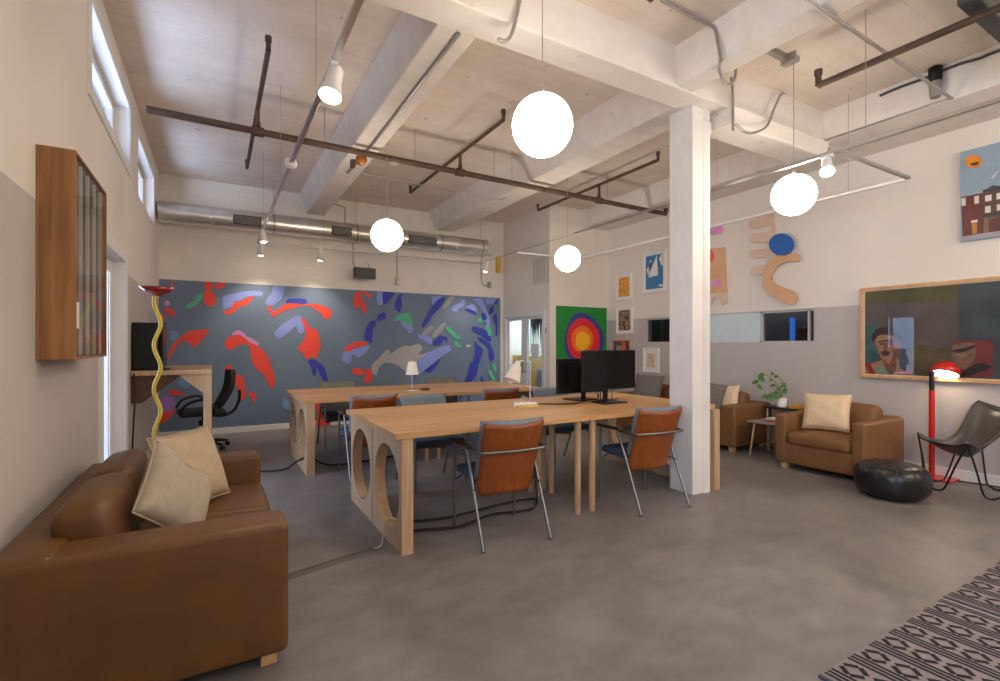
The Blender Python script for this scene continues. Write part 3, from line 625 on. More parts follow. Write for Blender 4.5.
# openings
def frame_x(m, x0, x1, a0, a1, z0, z1, w, sill=True):
    m.box(x0, x1, a0, a0 + w, z0, z1); m.box(x0, x1, a1 - w, a1, z0, z1); m.box(x0, x1, a0 + w, a1 - w, z1 - w, z1)
    if sill: m.box(x0, x1, a0 + w, a1 - w, z0, z0 + w)
for i, (w, casing) in enumerate(((WIN1, True), (WIN2, False), (WIN3, True))):
    m = Mesh(); frame_x(m, XL - .165, XL - .11, *w, .05)
    if casing: frame_x(m, XL - .02, XL + .012, w[0] - .07, w[1] + .07, w[2] - .07, w[3] + .07, .08)
    o = struct(m.build('window_%d' % (i + 1), K['trim'], bevel=.004))
    m = Mesh(); m.box(XL - .152, XL - .147, w[0] + .05, w[1] - .05, w[2] + .05, w[3] - .05)
    m.build('pane', K['pane'], o)
m = Mesh(); frame_x(m, XL - .16, XL + .015, 4.155, 5.345, 0, 2.115, .105, False); frame_x(m, XL - .13, XL - .08, 4.262, 5.238, 0, 2.005, .10, True)
m.box(XL - .13, XL - .08, 5.06, 5.09, .1, 1.91)
o = struct(m.build('door_1', K['trim'], bevel=.004))
m = Mesh(); m.box(XL - .108, XL - .102, 4.35, 5.15, .10, 1.91); m.build('pane', K['pane'], o)
m = Mesh(); m.tube([(XL - .08, 4.32, .98), (XL - .03, 4.32, .98), (XL - .03, 4.43, .98)], .010); m.build('handle', K['steel'], o)
# interior window strip on the right wall
m = Mesh(); frame_x(m, XR + .02, XR + .10, *STRIP, .022); m.box(XR + .02, XR + .10, 3.83, 3.86, *STRIP[2:]); m.box(XR + .02, XR + .10, 3.24, 3.262, *STRIP[2:]); m.box(XR + .02, XR + .10, 4.9, 4.93, *STRIP[2:])
o = struct(m.build('window_4', K['wallgrey']))
m = Mesh(); m.box(XR + .055, XR + .06, 3.19, 3.83, 1.352, 1.713); m.box(XR + .055, XR + .06, 4.93, 5.83, 1.352, 1.713); m.build('pane', K['smoke'], o)
m = Mesh(); m.box(XR + .01, XR + .03, 3.86, 4.90, 1.335, 1.733); m.build('frosted_pane', K['sky'], o)
m = Mesh(); m.box(6.55, 6.6, 3.62, 3.66, 1.15, 1.66); tag(m.build('light_strip', emit('blue_strip_light', (0.05, 0.25, 0.9, 1), 1.2)), 'thin blue upright light behind the dark interior window', 'light strip')
m = Mesh(); m.box(6.5, 6.8, 3.15, 3.55, 1.103, 1.52); tag(m.build('storage_cabinet', K['darkwood'], bevel=.01), 'dark brown cabinet dimly seen through the right end of the interior window', 'cabinet')
m = Mesh(); m.box(6.5, 6.75, 5.45, 5.85, 1.103, 1.60); m.box(6.49, 6.5, 5.47, 5.64, 1.12, 1.58); m.box(6.49, 6.5, 5.66, 5.83, 1.12, 1.58); tag(m.build('wardrobe_cabinet', K['darkwood'], bevel=.004), 'brown cabinet seen through the window strip left of the column', 'cabinet')
m = Mesh(); m.box(6.7, 6.75, 4.95, 5.38, 1.12, 1.99); tag(m.build('wall_board', K['sky']), 'pale board seen through the window strip beside the column', 'board')
# double glazed door in the side wall
m = Mesh(); frame_x(m, XD - .015, XD + .14, 6.84, 8.23, 0, 1.90, .09, False); m.box(XD + .03, XD + .07, 7.50, 7.60, 0, 1.83)
frame_x(m, XD + .03, XD + .07, 6.932, 7.50, 0, 1.808, .045); frame_x(m, XD + .03, XD + .07, 7.60, 8.138, 0, 1.808, .05)
o = struct(m.build('door_2', K['trim'], bevel=.004))
m = Mesh(); m.box(XD + .047, XD + .053, 6.965, 7.455, .045, 1.785); m.box(XD + .047, XD + .053, 7.65, 8.10, .05, 1.78); m.build('pane', K['pane'], o)
m = Mesh()
for y in (7.53, 7.57): m.tube([(XD + .03, y, .80), (XD - .02, y, .80), (XD - .02, y, .98), (XD + .03, y, .98)], .008)
m.build('handle', K['steel'], o)
m = Mesh(); m.box(XD - .004, XD, 6.815, 6.85, 1.5, 1.6); m.box(XD - .004, XD, 6.815, 6.85, .3, .4); m.build('hinge', K['steel'], o)
m = Mesh()
for i in range(30):
    y = 6.97 + .5 * (i + .5) / 30; L = random.uniform(.25, .75)
    m.prism([(XD + .11, y - .012, 1.80), (XD + .11, y + .012, 1.80), (XD + .11, y + random.uniform(-.02, .02), 1.80 - L)], (.004, 0, 0))
m.box(XD + .108, XD + .118, 6.965, 7.47, 1.74, 1.80)
tag(m.build('fringe_banner', K['darkgrey']), 'dark streaky fringe hanging behind the right leaf of the double door', 'hanging')
m = Mesh(); m.box(XD + .028, XD + .03, 7.08, 7.32, 1.05, 1.32); tag(m.build('paper_notice', K['white']), 'white paper sheet taped on the right glass leaf of the double door', 'paper')
m = Mesh(); m.box(5.10, 5.5, 7.62, 8.4, 0, 1.10); m.box(5.09, 5.10, 7.64, 8.0, .04, 1.06); m.box(5.09, 5.10, 8.02, 8.38, .04, 1.06); tag(m.build('yellow_cabinet', mat('pale_yellow_paint', rgb(206, 180, 110), .6), bevel=.004), 'pale yellow cabinet behind the left leaf of the double door', 'cabinet')
m = Mesh(); m.box(5.2, 5.5, 6.9, 7.55, 0, .85); m.box(5.19, 5.2, 6.92, 7.53, .04, .40); m.box(5.19, 5.2, 6.92, 7.53, .44, .81); tag(m.build('grey_drawer_unit', mat('blue_grey_paint', rgb(130, 140, 150), .6), bevel=.004), 'blue-grey drawer unit behind the right leaf of the double door', 'cabinet')
m = Mesh(); m.box(XD - .012, XD, 6.77, 7.22, 2.35, 2.84, 1)
frame_x(m, XD - .02, XD, 6.77, 7.22, 2.35, 2.84, .03)
for i in range(4): m.box(XD - .018, XD - .004, 6.80 + i * .105, 6.80 + i * .105 + .012, 2.38, 2.81)
for i in range(16): m.box(XD - .016, XD - .006, 6.80, 7.19, 2.39 + i * .0265, 2.402 + i * .0265)
tag(m.build('air_vent', [K['wall'], K['conduit']]), 'louvred return air grille high on the wall above the double door', 'vent')

# ------------------------------------------------------------------ mural
MC = dict(red=rgb(232, 72, 58), peri=rgb(132, 150, 218), blue=rgb(46, 58, 168), green=rgb(80, 178, 136), lilac=rgb(210, 146, 200), stone=rgb(170, 168, 164), brush=rgb(150, 152, 152), smear=rgb(114, 124, 136), pale=rgb(120, 150, 196), purple=rgb(164, 116, 204), label=rgb(206, 196, 184))
names = list(MC)
mats = [mat('mural_ground', rgb(104, 122, 146), .6, var=.05, scale=1.2)] + [mat('mural_' + n, MC[n], .6, var=.05, scale=3) for n in names]
m = Mesh(); m.box(XL + .002, 4.80, YB - .012, YB, .09, 2.215, 0)
for i, (c, pts) in enumerate(MURAL):
    y = YB - .013 - .0002 * i
    P = smooth_closed([(a, b, 0) for a, b in pts], 4) if c != 'label' else [Vector((a, b, 0)) for a, b in pts]
    m.poly([(min(p.x, 4.798), y, min(p.y, 2.213)) for p in P], names.index(c) + 1)
tag(m.build('wall_mural', mats), 'long grey-blue mural with red, blue and periwinkle brush shapes on back wall', 'mural')
m = Mesh(); m.box(XL + .017, XD, YB - .016, YB, 0, .09); struct(m.build('baseboard_back', K['trim'], bevel=.003))

# ------------------------------------------------------------------ ceiling services
t = thing('air_duct', 'long round galvanised spiral duct under the ceiling along the back wall', 'duct', (0, 7.93, 3.085))
m = Mesh(); Tx = Matrix.Rotation(PI / 2, 4, 'Y')
prof = []
z = XL + .02
while z < 4.05:
    prof += [(.14, z), (.14, z + .004), (.14, z + .596), (.14, z + .60), (.146, z + .601), (.146, z + .605), (.146, z + .615), (.146, z + .619), (.14, z + .62)]; z += .62
m.lathe(prof, (0, 0, 0), 32, 0, Tx); m.build('duct_tube', K['galv'], t)
for x0, L in ((.22, .36), (1.55, .30), (2.78, .50)):
    m = Mesh()
    m.box(x0, x0 + L, -.150, -.08, -.085, .045, 0)
    for k in range(9): m.box(x0 + .015, x0 + L - .015, -.156, -.150, -.075 + k * .0125, -.069 + k * .0125, 1)
    m.build('duct_grille', [K['darkgrey'], K['conduit']], t, bevel=.003)
for x in (.75, 1.95, 3.4, 4.2):
    m = Mesh(); m.tube([(x, 0, .13), (x, 0, .60)], .004, 6); m.lathe([(.144, -.012), (.144, .012)], (x, 0, 0), 32, 0, Tx, False); m.build('duct_hanger', K['conduit'], t)

def sprinkler_run(name, label, pts, r, risers=()):
    t = thing(name, label, 'pipe', (0, 0, 0), 0, 'rusty sprinkler pipes')
    m = Mesh(); m.tube(pts, r, 12); m.build('pipe', K['rust'], t)
    for a, b in risers:
        m = Mesh(); m.tube([a, b], r * .9, 10)
        d = (Vector(b) - Vector(a)).normalized(); m.tube([Vector(b) - d * .02, Vector(b) + d * .02], r * 1.2, 10)
        m.build('fitting', K['rust'], t)
    return t
t = sprinkler_run('sprinkler_pipe', 'thick rusty main sprinkler pipe crossing the whole room under the ceiling', [(-.50, 5.10, 3.30), (5.95, 5.19, 3.30)], .032, [((5.95, 5.19, 3.30), (5.95, 5.19, 3.38))])
for x in (.348, 2.46, 4.60):
    m = Mesh(); m.tube([(x - .05, 5.11 + .0139 * x, 3.30), (x + .05, 5.11 + .0139 * x, 3.30)], .045, 12); m.build('coupling', K['rust'], t)
for x in (.95, 1.9, 2.9, 3.15, 4.7):
    m = Mesh(); m.tube([(x, 5.12, 3.33), (x, 5.12, 3.68 if not 3.3 < x < 3.9 else 3.4)], .004, 6); m.build('hanger_rod', K['conduit'], t)
for x, y0, y1, lab in ((.348, 4.06, 6.90, 'rusty branch sprinkler pipe left of the first ceiling beam, crossing the main'),
                       (2.46, 4.16, 6.82, 'rusty branch sprinkler pipe between the two ceiling beams'),
                       (4.60, 4.13, 6.66, 'rusty branch sprinkler pipe just right of the second ceiling beam'),):
    sprinkler_run('branch_pipe', lab, [(x, y0, 3.52), (x, y1, 3.52)], .02, [((x, y0, 3.52), (x, y0, 3.60)), ((x, y1, 3.52), (x, y1, 3.60)), ((x, 5.11 + .0139 * x, 3.52), (x, 5.11 + .0139 * x, 3.372))])
sprinkler_run('branch_pipe', 'rusty sprinkler pipe at upper right in front of the girder', [(4.08, -1.0, 3.32), (4.06, 2.05, 3.32)], .024, [((4.06, 2.05, 3.32), (4.06, 2.05, 3.42))])
sprinkler_run('branch_pipe', 'short rusty pipe stub at the top edge left of the column', [(2.16, -1.0, 3.32), (2.19, 2.03, 3.32)], .024, [((2.19, 2.03, 3.32), (2.19, 2.03, 3.40)), ((2.175, .9, 3.32), (2.175, .9, 3.685))])

def conduit(label, pts, r=.011, k=5, smooth=True, mt='conduit', group='bare electrical conduits', name='conduit'):
    m = Mesh(); m.tube(smooth_open(pts, k) if smooth else pts, r, 8)
    return tag(m.build(name, K[mt]), label, 'cable' if 'cable' in name or 'cord' in name else 'conduit', group)
conduit('grey conduit running along the underside of the left ceiling beam', [(1.40, 2.95, 3.365), (1.40, 5.3, 3.365), (1.38, 6.0, 3.365)], .014, 1, False)
conduit('thin conduit along the right edge of the left ceiling beam', [(1.64, 2.98, 3.66), (1.64, 8.2, 3.66), (1.64, 8.236, 3.60), (1.85, 8.236, 3.56), (1.85, 8.236, 3.25)], .009, 1, False)
conduit('looped cable hanging on the girder face near the top centre', CONDUIT['c_girder'], .012, name='hanging_cable', group='drooping cables')
conduit('conduit along the ceiling turning down the front beam above the column', CONDUIT['c_ceiling'][:3] + CONDUIT['c_ceiling'][3:6], .012)
conduit('U-shaped cable loop hanging under the front beam beside the column', [(3.205, 2.29, 3.41), (3.235, 2.32, 3.335), (3.36, 2.36, 3.29), (3.49, 2.38, 3.36), (3.56, 2.40, 3.55), (3.58, 2.40, 3.69)], .011, name='hanging_cable', group='drooping cables')
conduit('upright conduit on the girder just right of the column', [(3.84, 2.645, 3.60), (3.80, 2.605, 3.48), (3.80, 2.60, 3.30), (3.80, 2.60, 3.12)], .011)
conduit('curved cable drooping below the girder haunch at right', [(4.62, 2.64, 3.66), (4.50, 2.60, 3.60), (4.40, 2.60, 3.45), (4.30, 2.60, 3.28), (4.16, 2.60, 3.19), (3.98, 2.60, 3.14), (3.84, 2.60, 3.18)], .011, name='hanging_cable', group='drooping cables')
conduit('dark cable sagging along the top of the right wall beam', tuple((5.365, b, c - .035) for a, b, c in CONDUIT['c_right']) + ((5.365, .6, 3.63), (5.365, -1.0, 3.63)), .012, 4, True, 'darkgrey', name='hanging_cable', group='drooping cables')
conduit('thin conduit along the second ceiling beam behind the column', [(3.84, 3.1, 3.42), (3.84, 6.2, 3.42)], .010, 1, False)
conduit('thin cable across the girder bays behind the main sprinkler pipe', [(1.5, 5.75, 3.30), (3.2, 5.85, 3.30), (3.5, 5.88, 3.36)], .007, 3)
conduit('conduit along the lower edge of the right wall beam', [(5.392, 1.66, 3.392), (5.392, 2.66, 3.392)], .010, 1, False)
conduit('slanting conduit from front beam to the right wall beam', [(2.9, 1.60, 3.36), (5.392, 1.66, 3.385)], .012, 1, False)
conduit('dark cable on the ceiling between the column and the right wall', [(4.25, 3.1, 3.46), (4.5, 3.0, 3.5), (5.0, 3.02, 3.6)], .012, 4, True, 'darkgrey', name='hanging_cable', group='drooping cables')
conduit('upright conduit on the brick wall above the middle of the mural', [(2.73, 8.236, 3.10), (2.73, 8.236, 2.42)], .010, 1, False)
conduit('hooked conduit at the right end of the brick wall near the corner', [(4.55, 8.236, 2.45), (4.40, 8.236, 2.47), (4.38, 8.236, 2.9), (4.46, 8.236, 3.02), (4.60, 8.236, 3.03)], .010)
conduit('thin upright conduit on the brick wall above the hanging speaker', [(1.98, 8.236, 3.10), (1.98, 8.236, 2.64)], .008, 1, False)
m = Mesh(); m.box(-.028, .028, -.03, .032, -.06, .06)
o = tag(m.build('junction_box', K['conduit'], bevel=.004), 'small grey box at the lower end of the conduit above the mural centre', 'junction box', 'wall boxes'); o.location = (2.73, 8.22, 2.40)
o = o.copy(); COL.objects.link(o); o.location = (4.55, 8.22, 2.45); o['label'] = 'small grey box on the brick wall near the right corner'
m = Mesh(); m.box(4.70, 4.78, 8.17, 8.252, 2.70, 3.0); m.box(4.715, 4.765, 8.165, 8.17, 2.80, 2.95)
tag(m.build('alarm_strobe', mat('yellow_plastic', rgb(214, 176, 60), .5), bevel=.008), 'yellow box mounted at the right end of the duct near the corner', 'alarm box')
t = thing('pipe_junction', 'small copper-orange junction on the left beam at the main pipe', 'junction box', (1.36, 5.30, 3.29))
m = Mesh(); m.lathe([(.0001, -.05), (.03, -.05), (.055, -.03), (.06, 0), (.055, .03), (.0001, .035)], (0, 0, 0), 20, 0, Matrix.Rotation(PI / 2, 4, 'X')); m.build('copper_cap', mat('copper', rgb(180, 110, 60), .4, .6), t)
m = Mesh(); m.box(-.11, -.07, -.03, .03, -.10, -.02); m.tube([(0, 0, .03), (0, 0, .09)], .012, 8); m.tube([(-.09, 0, -.03), (0, 0, 0)], .008, 8); m.build('bracket', K['rust'], t)
m = Mesh(); m.lathe([(.055, 3.68), (.055, 3.655), (.04, 3.64), (.0001, 3.64)], (2.02, 6.2, 0), 20); tag(m.build('smoke_detector', K['white']), 'small round white smoke detector on the ceiling between beams', 'detector')
m = Mesh(); m.box(3.70, 4.10, 2.28, 2.32, 3.63, 3.685); m.box(4.05, 4.12, 2.22, 2.34, 3.61, 3.685)
tag(m.build('ceiling_bracket', K['conduit'], bevel=.004), 'dark steel strut on the ceiling right of the column', 'bracket')
m = Mesh(); m.box(3.9, 5.3, 1.08, 1.18, 3.36, 3.46); m.box(3.9, 5.3, 1.10, 1.16, 3.46, 3.66)
tag(m.build('strip_light', K['darkgrey'], bevel=.01), 'dark strip fixture cut off by the top right corner of the photo', 'light fixture')
t = thing('floodlight', 'black floodlight with grey nose on the right wall beam, upper right', 'light', (5.33, 1.75, 3.64))
m = Mesh(); m.lathe([(.0001, -.07), (.045, -.07), (.05, .05), (.0001, .06)], (0, 0, -.02), 18); m.build('lamp_body', K['black'], t)
m = Mesh(); m.lathe([(.038, -.20), (.046, -.10), (.046, -.07)], (.0, -.0, -.02), 18); m.build('lamp_nose', K['conduit'], t)

# track lighting: one thing per rail
ZT = 2.74
def rail(label, a, b, mt='white', hang=()):
    t = thing('track_rail', label, 'track', (0, 0, 0), 0, 'suspended track rails')
    a, b = Vector(a), Vector(b); d = (b - a).normalized(); s = Vector((-d.y, d.x, 0)) * .016
    m = Mesh(); m.prism([a + s - Vector((0, 0, .012)), a - s - Vector((0, 0, .012)), a - s + Vector((0, 0, .012)), a + s + Vector((0, 0, .012))], b - a); m.build('rail', K[mt], t, bevel=.002)
    for p in hang:
        q = a.lerp(b, p); m = Mesh(); m.tube([q, (q.x, q.y, 3.68)], .0022, 6); m.build('hanger_wire', K['conduit'], t)
    return t
rail('long suspended track rail running away along the left side of the room', (.52, -1.5, ZT), (.52, 7.64, ZT), 'chrome', (.3, .5, .7, .9))
rail('thin track rail running across in front of the brick wall under the duct', (.53, 7.65, ZT), (4.05, 7.65, ZT), 'conduit', (.25, .5, .75))
rail('long suspended track rail just right of the column', (3.97, -1.0, ZT), (4.02, 5.0, ZT), 'chrome', (.45, .65, .95))
conduit('thin wire continuing a track rail from the column towards the brick wall', [(4.02, 5.0, ZT + .004), (4.04, 7.64, ZT + .004)], .005, 1, False, name='hanging_cable', group='drooping cables')
rail('white suspended track rail parallel to the right wall', (5.19, 1.90, ZT), (5.26, 6.45, ZT), 'white', (.1, .5, .9))
rail('dark short track rail joining two rails near the right globe', (3.995, 1.88, ZT), (5.17, 1.88, ZT), 'conduit')
rail('white short track rail by the alcove wall left of the small globe', (4.06, 6.45, ZT), (5.24, 6.45, ZT), 'white')
m = Mesh(); m.lathe([(.0001, -.03), (.04, -.03), (.05, 0), (.04, .03), (.0001, .03)], (.52, 4.19, ZT), 16)
tag(m.build('rail_connector', K['white']), 'round white connector on the left track rail halfway along', 'connector')

def track_light(label, loc, aim, size=1.0, power=40):
    loc = Vector(loc); aim = Vector(aim).normalized()
    t = thing('track_spotlight', label, 'spotlight', loc, 0, 'track spotlights')
    M = axes(-aim, (0, 0, 1) if abs(aim.z) < .95 else (0, 1, 0))
    r = .045 * size; L = .16 * size; off = Vector((0, 0, -.09 * size))
    M.translation = off
    m = Mesh(); m.box(-.018, .018, -.04, .04, -.03, -.0125); m.tube([(0, 0, -.025), (0, 0, -.06 * size)], .009, 8); m.build('adaptor', K['white'], t)
    m = Mesh(); m.lathe([(r * .55, L * .5), (r * .75, L * .42), (r * .8, 0), (r * 1.15, -L * .5), (r * 1.05, -L * .5), (r * .7, -L * .30)], (0, 0, 0), 20, 0, M, True); m.build('lamp_head', K['white'], t)
    m = Mesh(); m.lathe([(.0001, -L * .66), (r * .5, -L * .62), (r * .85, -L * .52), (r * .98, -L * .40)], (0, 0, 0), 20, 0, M, False); m.build('bulb', K['bulb'], t)
    ld = bpy.data.lights.new('spot_beam', 'SPOT'); ld.energy = power; ld.color = (1, .84, .66); ld.spot_size = 1.5; ld.spot_blend = .8; ld.shadow_soft_size = .04
    lo = bpy.data.objects.new('spot_beam', ld); COL.objects.link(lo)
    lo.location = loc + off + aim * L * .72; lo.rotation_euler = aim.to_track_quat('-Z', 'Y').to_euler()
    return t
track_light('large white track spotlight on the left rail nearest the camera', (.52, 2.58, ZT), (-.22, -.25, -.95), 1.15, 30)
track_light('small white track spotlight on the left rail at its far end', (.52, 6.75, ZT), (.1, .1, -1), .9, 18)
track_light('track spotlight below the left end of the rail by the brick wall', (.56, 7.65, ZT), (0, .45, -1), 1.0, 38)
track_light('track spotlight on the brick wall rail left of the hanging speaker', (1.36, 7.65, ZT), (0, .45, -1), 1.0, 38)
track_light('track spotlight near the right corner of the brick wall', (4.04, 7.40, ZT), (-.05, .45, -1), 1.0, 34)
track_light('bright track spotlight by the right globe in front of the right wall', (3.98, 1.95, ZT), (-.55, -.30, -.78), 1.0, 40)

def pendant(label, x, y, z, R=.18, top=3.66):
    t = thing('globe_pendant', label, 'pendant lamp', (x, y, z), 0, 'glowing globe pendants')
    m = Mesh(); m.sphere((0, 0, 0), R, 40); m.build('globe', K['globe'], t)
    m = Mesh(); m.lathe([(.0001, R + .03), (.012, R + .03), (.022, R + .0), (.03, R - .006)], (0, 0, 0), 20); m.build('cap', K['white'], t)
    m = Mesh(); m.tube([(0, 0, R + .05), (0, 0, top - z)], .003, 6); m.build('cord', K['conduit'], t)
    m = Mesh(); m.lathe([(.05, top - z + .02), (.05, top - z - .005), (.0001, top - z - .02)], (0, 0, 0), 20); m.build('canopy', K['white'], t)
pendant('largest glowing white globe pendant, hanging before the girder', 1.64, 2.33, 2.57, .175)
pendant('glowing globe pendant in front of the duct above the mural', 1.55, 5.00, 2.44, .165)
pendant('glowing globe pendant just right of the column', 4.10, 2.26, 2.53, .165)
pendant('smallest glowing globe pendant, above the green target painting', 3.93, 5.02, 2.41, .165)
t = thing('hanging_speaker', 'small black loudspeaker hung on the brick wall above the mural', 'speaker', (2.10, 8.02, 2.46))
m = Mesh(); m.prism([(-.17, -.10, -.085), (.17, -.10, -.085), (.15, .10, -.07), (-.15, .10, -.07)], (0, 0, .17)); m.build('cabinet', K['black'], t, bevel=.008)
m = Mesh(); m.box(-.155, .155, -.106, -.10, -.075, .075); m.build('grille', K['darkgrey'], t, bevel=.003)
m = Mesh(); m.box(-.05, .05, .10, .23, -.02, .02); m.tube([(-.12, .05, .085), (-.12, .22, .22)], .005, 6); m.tube([(.12, .05, .085), (.12, .22, .22)], .005, 6); m.build('wall_bracket', K['darkgrey'], t)

# ------------------------------------------------------------------ desks
def desk(label, cx, cy, sx, sy, notch=None, ext=0.0, L=1.52, W=.655, edge_r=.006, group='plank-topped desks with round-hole ends'):
    """Desk whose holed end panel is at local x=-L/2 (mirrored by sx), pegs at the other end."""
    t = thing('work_desk', label, 'desk', (cx, cy, 0), 0, group)
    y0, y1 = -W / 2, W / 2; x0, x1 = -L / 2, L / 2; T0, T1 = .720, .755
    m = Mesh()
    if notch:
        a, b, d = notch
        outline = [(x0, y0), (a, y0), (a, y0 + d), (b, y0 + d), (b, y0), (x1, y0), (x1, y1), (x0, y1)]
    else: outline = [(x0, y0), (x1, y0), (x1, y1), (x0, y1)]
    m.prism([(x, y, T1) for x, y in outline], (0, 0, T0 - T1))
    m.build('tabletop', K['oak'], t, bevel=.004)
    xp = (x0 + .04) if sx > 0 else (x1 - .04 - .075)
    # end panel with circular hole
    m = Mesh(); pw0, pw1, z1 = y0 + .008 - ext, y1 - .008, T0 - .001; c = (0, .365); R = .272; N = 64
    ring = [(c[0] + R * math.cos(2 * PI * k / N), c[1] + R * math.sin(2 * PI * k / N)) for k in range(N)]
    def rim(k):
        a = 2 * PI * k / N; dx, dz = math.cos(a), math.sin(a); s = 9
        if dx > 1e-9: s = min(s, (pw1 - c[0]) / dx)
        if dx < -1e-9: s = min(s, (pw0 - c[0]) / dx)
        if dz > 1e-9: s = min(s, (z1 - c[1]) / dz)
        if dz < -1e-9: s = min(s, (0 - c[1]) / dz)
        return (c[0] + dx * s, c[1] + dz * s)
    outer = [rim(k) for k in range(N)]
    for cr in ((pw0, 0), (pw1, 0), (pw1, z1), (pw0, z1)):
        k = min(range(N), key=lambda q: (outer[q][0] - cr[0]) ** 2 + (outer[q][1] - cr[1]) ** 2); outer[k] = cr
    vs = []
    for x in (xp, xp + .075):
        vs += [(x, a, b) for a, b in ring] + [(x, a, b) for a, b in outer]
    fs = []; ms = []
    for k in range(N):
        j = (k + 1) % N
        fs += [(k, N + k, N + j, j), (2 * N + k, 2 * N + j, 3 * N + j, 3 * N + k), (k, j, 2 * N + j, 2 * N + k), (N + k, 3 * N + k, 3 * N + j, N + j)]
    m.add(vs, fs); m.build('end_panel', K['maple'], t)
    xl = (x1 - .07) if sx > 0 else (x0 + .07)
    for y in (y0 + .06, y1 - .06):
        m = Mesh(); m.lathe([(.021, 0), (.024, .10), (.026, .60), (.026, T0)], (xl, y, 0), 18); m.build('leg', K['edge'], t)
    return t
NX0, NX1, NY = .955, 2.488, 2.905
desk('near front left desk, holed end panel nearest the sofa arm', (NX0 + NX1) / 2, NY + .3275, 1, 1, L=NX1 - NX0)
desk('near rear left desk, holed end panel catching bluish light', (NX0 + NX1) / 2, NY + .985, 1, 1, L=NX1 - NX0)
a = (2.492 + 3.985) / 2
desk('near front right desk, notched around the white column', a, NY + .3275, -1, 1, (3.54 - a, 3.845 - a, .19), .085, L=3.985 - 2.492)
desk('near rear right desk, behind the two black monitors', a, NY + .985, -1, 1, L=3.985 - 2.492)
BX, BY = .745, 5.14
desk('far front left desk, end panel standing left of the near table', BX + .70, BY + .3275, 1, 1, L=1.40)
desk('far rear left desk, outermost holed panel nearest the mural', BX + .70, BY + .985, 1, 1, L=1.40)
desk('far front right desk, right end beyond the white swing lamp', BX + 2.15, BY + .3275, -1, 1, L=1.49)
desk('far rear right desk, back edge close to mural and double door', BX + 2.15, BY + .985, -1, 1, L=1.49)

# ------------------------------------------------------------------ chairs
def armchair(label, x, y, rz, shell='cherry', seatm='bluefab', backm='greyfab'):
    """Office armchair facing local +y: steel legs, wooden shell behind an upholstered back."""
    t = thing('visitor_chair', label, 'chair', (x, y, 0), rz, 'plywood-backed armchairs around the tables')
    def yb(u, z): return -.085 - .16 * (max(0, z - .33) / .47) ** 1.1 + .045 * u * u
    def hw(z): 
        s = max(0, min(1, (z - .288) / .07)); return (.205 + .02 * (z - .33) / .47) * (.86 + .14 * math.sin(s * PI / 2))
    zt, zb = .778, .288
    m = Mesh(); m.grid(lambda u, v: ((2 * u - 1) * hw(zb + v * (zt - zb)), yb(2 * u - 1, zb + v * (zt - zb)), zb + v * (zt - zb) + v * v * .022 * ((2 * u - 1) ** 2) - (1 - v) ** 6 * .012 * (1 - (2 * u - 1) ** 2) * -1), 14, 14)
    m.build('back_shell', K[shell], t, solid=.011)
    m = Mesh(); n = 14
    def cush(u, v, s):
        a = 2 * u - 1; z = .40 + v * .412; w = hw(z) + .012
        e = max(0, 1 - abs(a) ** 6) ** .5 * max(0, 1 - abs(2 * v - 1) ** 8) ** .5
        mid = yb(a, min(z, .80)) + .032
        return (a * w, mid + s * .024 * e, z)
    m.grid(lambda u, v: cush(u, v, 1), n, n); m.grid(lambda u, v: cush(1 - u, v, -1), n, n)
    m.build('backrest_cushion', K[backm], t, weld=True)
    m = Mesh(); m.rbox(-.232, .232, -.035, .285, .385, .445, .028, .012); m.build('seat', K[seatm], t, weld=True)
    for s in (-1, 1):
        m = Mesh(); m.tube([(s * .245, .275, 0), (s * .245, .272, .30), (s * .245, .265, .60)], .0105, 10); m.lathe([(.014, 0), (.014, .012)], (s * .245, .275, 0), 12); m.build('leg', K['steel'], t)
        m = Mesh(); m.tube([(s * .248, -.245, 0), (s * .248, .03, .605)], .0105, 10); m.lathe([(.014, 0), (.014, .012)], (s * .248, -.245, 0), 12); m.build('leg', K['steel'], t)
        m = Mesh(); m.tube([(s * .246, -.10, .352), (s * .22, -.03, .375), (s * .19, .03, .385)], .008, 8); m.build('seat_bracket', K['steel'], t)
        m = Mesh(); m.tube([(s * .245, .272, .33), (s * .21, .20, .385)], .008, 8); m.build('seat_bracket', K['steel'], t)
        m = Mesh(); m.rbox(s * .247 - .021, s * .247 + .021, .0, .30, .607, .630, .010); m.build('armrest', K['darkwood'], t, weld=True)
    m = Mesh(); b = [(-.247, .03, .607), (-.25, -.10, .607), (-.235, -.175, .607), (-.19, -.197, .607), (0, -.212, .607), (.19, -.197, .607), (.235, -.175, .607), (.25, -.10, .607), (.247, .03, .607)]
    m.tube(smooth_open(b, 4), .0105, 10); m.build('back_rail', K['steel'], t)
    return t
a = armchair('wood-backed armchair nearest the camera, drawn up to the front left desk', 1.715, 2.925, math.radians(-4))
again(a, (3.065, 2.895, 0), math.radians(-5), 'wood-backed armchair standing right against the white column')
again(a, (1.36, 4.96, 0), math.radians(0), 'wood-backed chair at the far table, seen above the near left end panel')
again(a, (2.80, 4.96, 0), math.radians(2), 'wood-backed chair at the far table, just left of the white swing lamp')
again(a, (1.77, 4.37, 0), math.radians(180), 'grey-topped chair facing the camera behind the near left desks')
again(a, (3.30, 4.37, 0), math.radians(178), 'grey-topped chair facing the camera behind the two black monitors')
b = armchair('olive-grey chair facing camera behind the left end of the far table', 1.42, 6.56, PI, 'darkwood', 'blackfab', 'olivefab')
again(b, (2.90, 6.56, 0), PI, 'olive-grey chair facing camera behind the far table, right of the small lamp')

